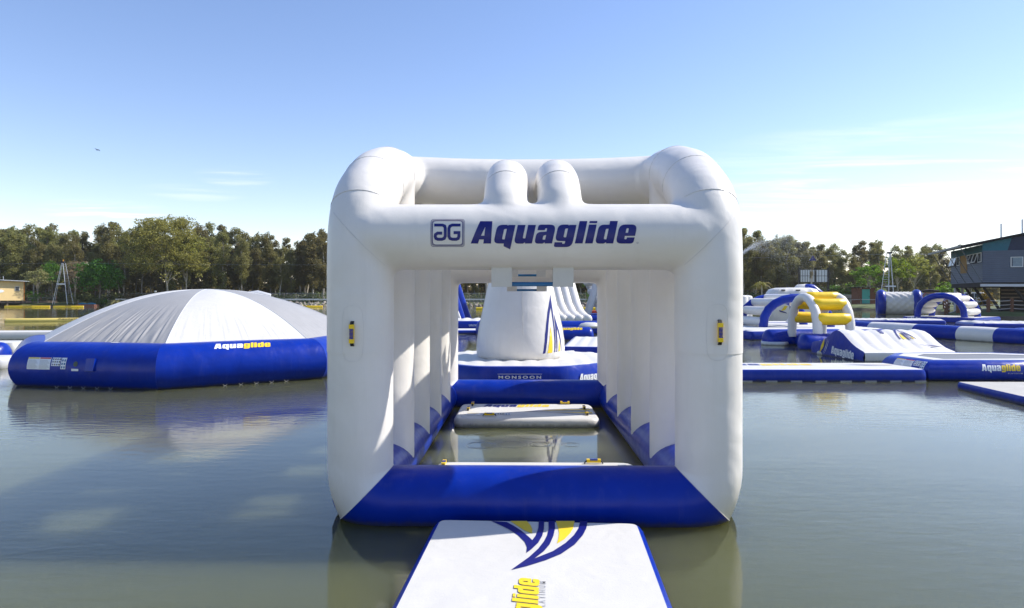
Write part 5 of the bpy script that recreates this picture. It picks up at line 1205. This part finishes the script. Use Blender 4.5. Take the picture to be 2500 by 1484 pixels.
# stone revetment
STONE = mat('shore_stone', (.24, .205, .17), .9, bump=.03, bscale=5, vary=.4, vscale=1.2, objrand=.3)
rv = thing('stone_revetment', 'band of loose grey stones lining the bank between the pontoon and the tunnel frame', 'stone bank', (0, 0, 0)); SM = []
for k in range(5):
    R = random.Random(k); bm = bmesh.new(); bmesh.ops.create_icosphere(bm, subdivisions=1, radius=.5)
    for v in bm.verts: v.co *= R.uniform(.72, 1.2)
    me = bpy.data.meshes.new('stone'); bm.to_mesh(me); bm.free(); me.materials.append(STONE); SM.append(me)
def shore_at(x):
    for (a, y0), (b, y1) in zip(SHORE, SHORE[1:]):
        if a <= x <= b and y0 > 100: return y0 + (y1 - y0) * (x - a) / (b - a)
    return 139
R = random.Random(8); px = 232.0; cnt = 0
while cnt < 290:
    if px > 812: px = 1085.0 if px < 1000 else px
    if px > 1560: break
    Y = shore_at((px - CX) / FPX * 140); x = (px - CX) / FPX * 140 + R.uniform(-.4, .4); row = cnt % 3
    o = bpy.data.objects.new('stone', SM[R.randrange(5)]); COL.objects.link(o); o.parent = rv
    o.location = (x, Y + .1 + row * .75 + R.uniform(-.2, .2), .06 + row * .24); s_ = R.uniform(.65, 1.25); o.scale = (s_, s_ * .9, s_ * R.uniform(.6, .85)); o.rotation_euler = (R.uniform(0, 6), R.uniform(0, 6), R.uniform(0, 6)); cnt += 1
    px += 3.1 if px < 1000 else 4.6
# mesh fence and guard rail along the road
def shore_fence(px0, px1, name_lab):
    f = thing('chain_link_fence', name_lab[0], 'fence', (0, 0, 0)); Y = 148.0; xs = []; px = px0
    while px <= px1: xs.append((px - CX) / FPX * Y); px += 28.3
    zz = .75
    for x in xs:
        g = G(); g.tube([(x, Y, zz - .3), (x, Y, zz + 2.0)], .075, n=6); g.build('post', mat_post, f)
    for z in (zz + .1, zz + 1.95):
        g = G(); g.tube([(xs[0], Y, z), (xs[-1], Y, z)], .03, n=5); g.build('rail', STEEL, f)
    g = G(); k = 0
    n_ = int((xs[-1] - xs[0]) / .32)
    for i in range(n_):
        x = xs[0] + i * .32; g.bar((x, Y, zz + .1), (x + 1.8, Y, zz + 1.9), .012); g.bar((x + 1.8, Y + .02, zz + .1), (x, Y + .02, zz + 1.9), .012)
    g.build('wire_mesh', STEEL, f, smooth=False)
    gr = thing('guard_rail', name_lab[1], 'guard rail', (0, 0, 0)); Yg = 145.5
    g = G(); g.box(((xs[0] + xs[-1]) / 2, Yg, 1.38), (xs[-1] - xs[0], .08, .32)); g.build('rail', STEEL, gr, smooth=False)
    for x in xs:
        g = G(); g.box((x + 1.0, Yg + .12, .95), (.14, .14, .85)); g.build('post', mat_post, gr, smooth=False)
mat_post = mat('post_timber', (.30, .25, .19), .8, vary=.2)
shore_fence(298, 830, ('chain link fence with timber posts in front of the wood beyond the dome', 'steel guard rail along the far bank beyond the dome')); shore_fence(1090, 1560, ('chain link fence seen inside the tunnel frame beyond the bare trunk', 'steel guard rail on the grass seen inside the tunnel frame'))
lp = thing('lamp_post', 'short lamp post with white globe showing above the dome', 'lamp post', (P(379, 712, 142).x, 142, .6)); g = G(); g.tube([(0, 0, -.2), (0, 0, 2.2)], .05, n=8); g.build('pole', BLACK, lp)
g = G(); g.rings([[(.24 * cos(radians(e)) * cos(a), .24 * cos(radians(e)) * sin(a), 2.42 + .24 * sin(radians(e))) for a in [2 * pi * k / 14 for k in range(14)]] for e in (-80, -50, -20, 10, 40, 65, 85)]); g.build('globe', WPAINT, lp)
g = G(); g.box((0, 0, 1.0), (.22, .22, 2.0)); tag(g.build('timber_post', mat_post, None, loc=(P(371, 712, 142).x, 142, .6)), 'plain timber post next to the globe lamp post', 'post')
# overhead cables
for a, b, lab in (((-170, 142, 9.2), (P(152, 640, 137).x, 137, 8.75), 'thin steel cable running from the ladder tower past the picture edge over the boathouse'), ((P(152, 640, 137).x, 137, 8.75), (P(2166, 618, 104).x, 104, 8.5), 'long thin steel cable strung across the pond between ladder tower and lattice mast'), ((P(2166, 618, 104).x, 104, 8.5), (110, 96, 8.7), 'thin steel cable running from the lattice mast over the stilt house')):
    a, b = Vector(a), Vector(b); g = G(); L = (b - a).length; g.tube([a.lerp(b, i / 30) - Vector((0, 0, L * .006 * sin(pi * i / 30))) for i in range(31)], .010, n=5, mitre=False); tag(g.build('overhead_cable', STEEL), lab, 'cable')
# ------------------------------------------------------------------ right bank
tm = thing('marker_flag', 'dark triangular marker hanging on the cable above the white panel screen', 'marker', P(1985, 630, 120)); g = G(); g.add([(-.62, 0, -.45), (.62, 0, -.45), (0, 0, .55), (-.62, .08, -.45), (.62, .08, -.45), (0, .08, .55)], [(0, 1, 2), (3, 5, 4), (0, 3, 4, 1), (1, 4, 5, 2), (2, 5, 3, 0)]); g.build('flag', PRINT_BLUE, tm, smooth=False); g = G(); g.tube([(0, .04, -.4), (0, .04, -3.0)], .02, n=5); g.build('cord', BLACK, tm)
bbp = P(1951, 700, 122); bb = thing('panel_screen', 'two bay screen of white panels in dark frames on tall black posts', 'panel screen', (bbp.x, 122, 0)); sc_ = 122 / FPX
for px in (1951.5, 1990.5, 2022): 
    x = (px - 1951) * sc_; g = G(); g.box((x, 0, 3.7), (.30, .30, 6.9)); g.build('post', DARK, bb, smooth=False)
for x0, x1, n_ in ((1954, 1989, 6), (1992, 2020.5, 4)):
    for i in range(n_):
        for k in range(2):
            a = (x0 - 1951 + (x1 - x0) * i / n_) * sc_; b = (x0 - 1951 + (x1 - x0) * (i + 1) / n_) * sc_; z0 = 4.6 + k * 1.12
            g = G(); g.box(((a + b) / 2, .02, z0 + .55), (b - a - .07, .05, 1.05)); g.build('panel', WPAINT, bb, smooth=False)
    for k in range(3):
        g = G(); g.box((((x0 + x1) / 2 - 1951) * sc_, 0.0, 4.58 + k * 1.12), ((x1 - x0) * sc_, .07, .06)); g.build('frame_bar', DARK, bb, smooth=False)
    for i in range(n_ + 1):
        g = G(); g.box(((x0 - 1951 + (x1 - x0) * i / n_) * sc_, 0.005, 5.7), (.06, .07, 2.2)); g.build('frame_bar', DARK, bb, smooth=False)
one_tree('dead_palm', 'dead palm trunk with hanging brown skirt in front of the white panel screen', 1981, 120.5, 0, (lambda gt, gc: (gt.build('trunk', PALEBARK), gc.build('crown', TAN, smooth=False)))(*(lambda gt, gc, R: (limb(gt, [(0, 0, -.2), (0, 0, 5.9)], .16, .12) or gt, [leaves(gc, (0, 0, 4.9 + .2 * i), (.3, .3, .5), 22, .5, R, 1.5, .25) for i in range(5)] and gc))(G(), G(), random.Random(3))), 1.0)
shp = P(2116, 742, 113); sh = thing('shed', 'small brown shed with a teal door on the grassy bank', 'shed', (shp.x, 113, ground(shp.x, 113)))
g = G(); g.box((0, 1.1, 1.33), (2.85, 2.2, 2.75)); g.build('wall', mat('brown_brick', (.17, .065, .035), .85, bump=.02, bscale=5, vary=.2, vscale=3), sh, smooth=False)
g = G(); g.box((.05, .95, 2.82), (3.9, 3.2, .14), R=Matrix.Rotation(radians(-2), 3, 'Y')); g.build('roof', DARK, sh, smooth=False)
g = G(); g.box((-.13, -.03, 1.25), (1.28, .06, 2.4)); dr = g.build('door', mat('teal_paint', (.06, .36, .29), .55, vary=.08), sh, smooth=False); g = G(); g.box((.38, -.09, 1.2), (.06, .06, .16)); g.build('door_handle', BLACK, dr)
g = G(); g.box((0, -.25, .02), (3.2, .7, .12)); g.build('step', TIMBER, sh, smooth=False)
for x in (-1.1, .45, 1.6): g = G(); g.box((x, -.35, 2.65), (.12, .1, .12)); g.build('lamp', WPAINT, sh, smooth=False)
dmp = P(2079, 734, 118); du = thing('skip_bin', 'grey steel skip bin with dark nameplate next to the brown shed', 'skip bin', (dmp.x, 118, ground(dmp.x, 118)))
g = G(); g.add([(-1.1, 0, 0), (1.1, 0, 0), (1.15, -.1, 1.45), (-1.15, -.1, 1.45), (-1.1, 1.5, 0), (1.1, 1.5, 0), (1.15, 1.6, 1.45), (-1.15, 1.6, 1.45)], [(0, 1, 2, 3), (5, 4, 7, 6), (1, 5, 6, 2), (4, 0, 3, 7), (3, 2, 6, 7), (0, 4, 5, 1)]); g.build('bin_body', STEEL, du, smooth=False)
g = G(); g.box((0, .75, 1.5), (2.4, 1.8, .09)); g.build('lid', LGREY, du, smooth=False)
g = G(); g.box((-.15, -.12, .85), (.95, .05, .28)); npl = g.build('nameplate', BLACK, du, smooth=False); g = G(); [g.box((-.5 + i * .1, -.16, .85), (.06, .02, .12)) for i in range(8)]; tag(g.build('plate_text', PRINT_GREY, npl, smooth=False), None, None, kind='stuff')
lm = thing('lattice_mast', 'slender steel ladder mast with four legs rising behind the roller', 'cable tower', (P(2170, 700, 104).x, 104, .7))
ft_ = [Vector(v) for v in ((-1.15, .5, 0), (-.35, -.6, 0), (.55, -.6, 0), (1.15, .5, 0))]; tops = [Vector(v) for v in ((-.25, .2, 7.9), (-.05, -.2, 7.9), (.15, -.2, 7.9), (.3, .2, 7.9))]
for a, b in zip(ft_, tops): g = G(); g.tube([a, b], .06, n=6); g.build('leg', STEEL, lm)
for i, j in ((0, 1), (2, 3)):
    for k in range(1, 22): t = k / 22; g = G(); g.bar(ft_[i].lerp(tops[i], t), ft_[j].lerp(tops[j], t), .035); g.build('rung', STEEL, lm, smooth=False)
g = G(); g.box((.05, -.45, 2.9), (1.55, .1, .22)); g.build('crossbar', WPAINT, lm, smooth=False); g = G(); g.box((.1, 0, 8.0), (.6, .5, .25)); g.build('pulley_head', BLACK, lm, smooth=False)
g = G(); g.tube([(0, 0, -.5), (-.12, 0, 1.25)], .10, n=8); tag(g.build('mooring_pole', WPAINT, None, loc=(P(2147, 752, 97).x, 97, 0)), 'leaning white mooring pole in the water next to the roller', 'post')
# stilt house
hs = thing('stilt_house', 'dark stilt house of grey corrugated sheet with teal gable and strutted eaves', 'house', (44.8, 65.0, 0), atan2(-.35, .94))
CORR = mat('corrugated_sheet', (.10, .122, .165), .5, metal=.25, vary=.12, vscale=.5); TEAL = mat('teal_board', (.012, .12, .17), .6, vary=.12); NAVY = mat('navy_board', (.012, .022, .06), .6, vary=.2); OCHRE = mat('ochre_board', (.30, .16, .03), .7, vary=.1); ROOFU = mat('roof_dark', (.035, .035, .04), .95, vary=.2, spec=.05); STRUT = mat('dull_strut', (.10, .11, .125), .7, vary=.2)
FZ, TZ_ = 3.44, 6.44; HL, HW = 11.9, 9.0    # local: x runs along the gable wall, y along the eave wall away from the pond
def corr(x0, y0, x1, y1, z0, z1, holes=()):
    g = G(); n_ = int((z1 - z0) / .05); d = Vector((x1 - x0, y1 - y0)).normalized(); nn = Vector((d.y, -d.x))
    V = []
    for i in range(n_ + 1):
        z = z0 + (z1 - z0) * i / n_; o = .022 * sin(z / .19 * 2 * pi); V += [(x0 + nn.x * o, y0 + nn.y * o, z), (x1 + nn.x * o, y1 + nn.y * o, z)]
    g.add(V, [(2 * i, 2 * i + 1, 2 * i + 3, 2 * i + 2) for i in range(n_)]); return g
corr(0, 0, HW, 0, FZ, TZ_).build('gable_wall', CORR, hs, sharp=80)
corr(0, HL, 0, 0, FZ, 5.35).build('eave_wall', CORR, hs, sharp=80)
rz_ = lambda x: 7.20 + .21 * x
g = G(); g.add([(0, .0, TZ_), (2.0, .0, TZ_), (2.35, .0, rz_(2.35) - .05), (0, .0, rz_(0) - .05)], [(0, 1, 2, 3)]); g.build('teal_board', TEAL, hs, smooth=False)
g = G(); g.add([(2.0, .0, TZ_), (HW, .0, TZ_), (HW, .0, rz_(HW) - .05), (2.35, .0, rz_(2.35) - .05)], [(0, 1, 2, 3)]); g.build('navy_board', NAVY, hs, smooth=False)
g = G(); g.add([(.0, HL, 6.34), (.0, 0, 6.34), (.0, 0, 7.05), (.0, HL, 7.05)], [(0, 1, 2, 3)]); g.build('teal_board', TEAL, hs, smooth=False)
g = G(); g.add([(HW, 0, FZ), (HW, HL, FZ), (HW, HL, 8.95), (HW, 0, 8.95)], [(0, 1, 2, 3)]); g.add([(HW, HL, FZ), (0, HL, FZ), (0, HL, 7.1), (HW, HL, 8.95)], [(0, 1, 2, 3)]); g.build('rear_wall', CORR, hs, smooth=False)
x0, x1 = -1.9, HW + .6; y0, y1 = -.55, HL + 1.2; g = G(); Vr = []
for dz in (0, .16): Vr += [(x0, y0, rz_(x0) + dz), (x1, y0, rz_(x1) + dz), (x1, y1, rz_(x1) + dz), (x0, y1, rz_(x0) + dz)]
g.add(Vr, [(3, 2, 1, 0), (4, 5, 6, 7), (0, 1, 5, 4), (1, 2, 6, 5), (2, 3, 7, 6), (3, 0, 4, 7)]); rf = g.build('roof', ROOFU, hs, smooth=False)
g = G(); g.bar((x0 - .03, y0, rz_(x0) + .09), (x0 - .03, y1, rz_(x0) + .09), .1, .2); g.build('gutter', mat('pale_gutter', (.30, .29, .27), .6), rf, smooth=False)
for x in (1.9, 3.6): g = G(); g.tube([(x, 1.5, rz_(x)), (x, 1.5, rz_(x) + 1.5)], .07, n=8); g.build('vent_pipe', STEEL, rf)
for y in (.05, 2.9, 5.8, 8.7, 11.6):
    g = G(); g.bar((-.04, y, FZ + .05), (x0 + .12, y, rz_(x0) - .06), .06, .06); g.build('eave_strut', STRUT, hs, smooth=False)
g = G(); g.box((-.02, 6.5, 5.42), (.06, 2.4, 1.84)); g.build('ochre_panel', OCHRE, hs, smooth=False)
def win(a, b, z0, z1, n_, open_):
    g = G(); g.box((.02, (a + b) / 2, (z0 + z1) / 2), (.03, b - a, z1 - z0)); w_ = g.build('window', NAVY, hs, smooth=False)
    for i in range(n_):
        c = a + (b - a) * (i + .5) / n_; wd = (b - a) / n_ * .9; tilt = radians(16) if i in open_ else 0; Rm = Matrix.Rotation(tilt, 3, 'Y'); top = Vector((-.06, c, z1))
        ce = top + Rm @ Vector((0, 0, -(z1 - z0) / 2)); g = G()
        for dy, dz, sy_, sz_ in ((0, (z1 - z0) / 2 - .03, wd, .07), (0, -(z1 - z0) / 2 + .03, wd, .07), (-wd / 2, 0, .07, z1 - z0), (wd / 2, 0, .07, z1 - z0)): g.box(ce + Rm @ Vector((0, dy, dz)), (.05, sy_, sz_), R=Rm)
        g.build('window_frame', WPAINT, w_, smooth=False); g = G(); g.box(ce, (.015, wd - .08, z1 - z0 - .08), R=Rm); g.build('pane', GLASS, w_, smooth=False)
win(.15, 5.1, 5.38, 6.30, 4, (1, 2)); win(7.95, 11.7, 5.38, 6.30, 3, (1, 2))
g = G()
for dx, dz, sx_, sz_ in ((0, .45, .98, .06), (0, -.45, .98, .06), (-.46, 0, .06, .9), (.46, 0, .06, .9)): g.box((2.72 + dx, -.06, 5.33 + dz), (sx_, .07, sz_))
lw = g.build('louvre_window', WPAINT, hs, smooth=False)
for i in range(5): g = G(); g.box((2.78, -.05, 4.98 + i * .17), (.76, .02, .17), R=Matrix.Rotation(radians(-25), 3, 'X')); g.build('louvre_pane', mat('louvre_glass', (.30, .36, .38), .15, vary=.1) if i == 0 else bpy.data.materials['louvre_glass'], lw, smooth=False)
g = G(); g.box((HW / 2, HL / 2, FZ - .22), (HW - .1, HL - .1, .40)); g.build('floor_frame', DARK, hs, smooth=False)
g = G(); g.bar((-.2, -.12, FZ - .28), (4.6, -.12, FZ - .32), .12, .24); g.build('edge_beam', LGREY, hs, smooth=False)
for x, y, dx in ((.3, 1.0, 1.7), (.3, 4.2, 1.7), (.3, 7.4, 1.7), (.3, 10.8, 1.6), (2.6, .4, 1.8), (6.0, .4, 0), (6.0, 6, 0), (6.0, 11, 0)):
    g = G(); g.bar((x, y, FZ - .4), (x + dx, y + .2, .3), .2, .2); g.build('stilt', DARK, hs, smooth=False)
for x in (.35, 1.0, 1.7): g = G(); g.tube([(x, HL - .4, .3), (x, HL - .4, FZ - .4)], .16, n=8); g.build('stilt', LGREY, hs)
for i in range(15): g = G(); g.box((5.6, 2.6, .55 + i * .18), (6.8, .05, .12)); g.build('slat', DARK if i % 2 else TIMBER, hs, smooth=False)
g = G(); g.box((5.6, 2.9, 1.8), (6.8, .05, 2.8)); g.build('screen_back', DARK, hs, smooth=False)
rp = thing('rope_fence', 'timber post fence with three white ropes on the bank below the stilt house', 'rope fence', (0, 0, 0)); pp = [(53.5, 84.5), (51.9, 81.5), (50.0, 78.4), (48.0, 75.4), (45.9, 72.2), (44.2, 69.2), (43.5, 66.6), (45.35, 65.0), (47.3, 64.6), (49.3, 64.2), (51.3, 63.8), (53.3, 63.4)]
for x, y in pp: z = ground(x, y); g = G(); g.box((x, y, z + .55), (.22, .22, 1.5)); g.build('post', BROWNW, rp, smooth=False)
ROPE = mat('white_rope', (.62, .62, .64), .8, bump=.01, bscale=60)
for k in (.35, .72, 1.12):
    for (a, b), (c, d) in zip(pp, pp[1:]):
        A, B = Vector((a, b, ground(a, b) + k)), Vector((c, d, ground(c, d) + k)); g = G(); g.tube([A.lerp(B, i / 8) - Vector((0, 0, .09 * sin(pi * i / 8))) for i in range(9)], .022, n=5, mitre=False); g.build('rope', ROPE, rp)
rp2 = thing('post_and_rope_fence', 'low post and rope fence running past the skip bin and shed', 'rope fence', (0, 0, 0)); pp = [(47.5, 120.5), (50.5, 118), (53.5, 114.5), (56.8, 111.2), (60.5, 110)]
for x, y in pp: z = ground(x, y); g = G(); g.box((x, y, z + .45), (.14, .14, 1.2)); g.build('post', TIMBER, rp2, smooth=False)
for (a, b), (c, d) in zip(pp, pp[1:]): A, B = Vector((a, b, ground(a, b) + .85)), Vector((c, d, ground(c, d) + .85)); g = G(); g.tube([A.lerp(B, i / 6) - Vector((0, 0, .08 * sin(pi * i / 6))) for i in range(7)], .025, n=5, mitre=False); g.build('rope', ROPE, rp2)
# parked cars
def car(label, loc, rz, paint, rack=False, ute=False):
    t = thing('parked_car', label, 'car', loc, rz, 'cars parked on the bank by the stilt house'); g = G()
    pr = [(-2.2, .45), (-2.25, .85), (-2.1, 1.05), (-1.95, 1.12), (-1.55, 1.75), (-1.3, 1.82), (.55, 1.82), (.75, 1.76), (1.15, 1.18), (2.05, 1.02), (2.25, .85), (2.25, .45)]
    R = []
    for y, k in ((-.90, .0), (-.86, 1), (-.4, 1), (0, 1), (.4, 1), (.86, 1), (.90, .0)):
        R.append([(x, y * (1 - .13 * max(0, z - 1.1)), z) for x, z in pr] if k else [(x * .985, y * (1 - .13 * max(0, z - 1.1)), z * .985 + .01) for x, z in pr])
    g.rings(R); g.build('body', mat('paint_' + label.split()[0], paint, .25, coat=.6), t, sharp=35)
    for s_ in (-1, 1):
        for xs in ([(-1.42, 1.2), (-1.22, 1.66), (-.5, 1.70), (-.5, 1.2)], [(-.42, 1.2), (-.42, 1.70), (.5, 1.70), (.92, 1.2)]):
            g = G(); g.add([(x, s_ * (.905 * (1 - .13 * max(0, z - 1.1)) + .012), z) for x, z in xs], [(0, 1, 2, 3)]); g.build('side_window', GLASS, t, smooth=False)
        for x in (-1.4, 1.4):
            g = G(); g.tube([(x, s_ * .70, .36), (x, s_ * .93, .36)], .37, n=18); w_ = g.build('wheel', RUBBER, t); g = G(); g.tube([(x, s_ * .92, .36), (x, s_ * .945, .36)], .21, n=14); g.build('rim', STEEL, w_)
        g = G(); g.box((2.22, s_ * .62, .82), (.08, .34, .16)); g.build('headlight', WPAINT, t, smooth=False)
    for xa, za, xb, zb in ((1.13, 1.20, .78, 1.74), (-1.93, 1.16, -1.58, 1.72)):
        g = G(); o = .02 if xa > 0 else -.02; g.add([(xa + o, -.78, za + .02), (xa + o, .78, za + .02), (xb + o, .70, zb + .02), (xb + o, -.70, zb + .02)], [(0, 1, 2, 3)]); g.build('windscreen', GLASS, t, smooth=False)
    if rack:
        g = G()
        for x in (-1.0, -.2, .5): g.bar((x, -.75, 1.92), (x, .75, 1.92), .06)
        for y in (-.7, .7): g.bar((-1.2, y, 1.95), (.6, y, 1.95), .06)
        g.build('roof_rack', BLACK, t, smooth=False); g = G(); g.tube([(-1.4, .2, 2.1), (0, .2, 2.15), (1.2, .2, 2.05)], [.1, .22, .08], n=8, mitre=False); g.build('roof_load', BLACK, t)
def carz(px, Y): x = (px - CX) / FPX * Y; return (x, Y, ground(x, Y))
car('red four wheel drive with a loaded roof rack parked beside the roller', carz(2266, 102), 2.9, (.22, .02, .025), True); car('dark car with sun glint parked behind the far blue arch', carz(2306, 103), .15, (.03, .035, .045))
car('white wagon parked under the eaves of the stilt house', carz(2366, 92), 2.7, (.75, .75, .74)); car('faded red car partly hidden behind the white wagon', carz(2362, 103), .1, (.45, .05, .03))

# ------------------------------------------------------------------ water spray and a bird
g = G(); R = random.Random(77)
for _ in range(16000):
    t = R.random() ** 1.05; x = 15.75 + 6.2 * t; z = 4.35 + 6.6 * t - 5.2 * t * t; sp_ = .05 + .30 * t + 1.3 * max(0, t - .25) ** 1.2
    fall = (R.random() ** 1.6) * 5.2 * max(0, t - .22) * (1 if R.random() < .7 else 0)
    p = Vector((x + R.gauss(0, sp_ * .8), 49.4 + R.gauss(0, .5 * sp_ + .03), z + R.gauss(0, sp_ * .35) - fall))
    s_ = R.uniform(.0045, .0095) * (1.25 if t < .33 else 1); a = Vector((R.gauss(0, 1), R.gauss(0, 1), R.gauss(0, 1))).normalized() * s_; b = a.orthogonal().normalized() * s_; c = a.cross(b).normalized() * s_
    o = len(g.V); g.V += [tuple(p + a), tuple(p - a * .5 + b), tuple(p - a * .5 - b * .5 + c), tuple(p - a * .5 - b * .5 - c)]; g.F += [(o, o + 1, o + 2), (o, o + 2, o + 3), (o, o + 3, o + 1), (o + 1, o + 3, o + 2)]; g.M += [0] * 4
tag(g.build('water_spray', mat('spray_drops', (.85, .87, .9), .3, trans=.6), smooth=False), None, None, kind='stuff')
bd = thing('bird', 'small dark bird gliding high over the wood', 'bird', P(238, 366, 70)); g = G(); g.tube([(-.16, 0, 0), (-.05, 0, .01), (.08, 0, .01), (.17, 0, .02)], [.01, .05, .045, .012], n=8, mitre=False)
g.add([(.05, 0, .03), (-.06, 0, .03), (-.1, .34, .07), (.0, .36, .08), (-.12, .62, .0)], [(0, 1, 2, 3), (3, 2, 4)]); g.add([(.05, 0, .03), (-.06, 0, .03), (-.1, -.34, .07), (.0, -.36, .08), (-.12, -.62, .0)], [(1, 0, 3, 2), (2, 3, 4)]); g.build('bird_body', BLACK, bd)
for a, b in PROTO: bpy.data.objects.remove(a); bpy.data.objects.remove(b)
# ------------------------------------------------------------------ thin humid air over the whole place
g = G(); g.box((0, 0, 11.0), (13000, 13000, 27.0)); hm = bpy.data.materials.new('humid_air'); hm.use_nodes = True; t = hm.node_tree; t.nodes.clear()
mo = nd(t, 'ShaderNodeOutputMaterial'); pv = nd(t, 'ShaderNodeVolumePrincipled'); pv.inputs['Density'].default_value = 0.00016; pv.inputs['Color'].default_value = (1.0, .975, .94, 1); pv.inputs['Anisotropy'].default_value = 0.3
ln(t, pv.outputs[0], mo.inputs['Volume']); tag(g.build('haze', hm, smooth=False), None, None, kind='stuff')
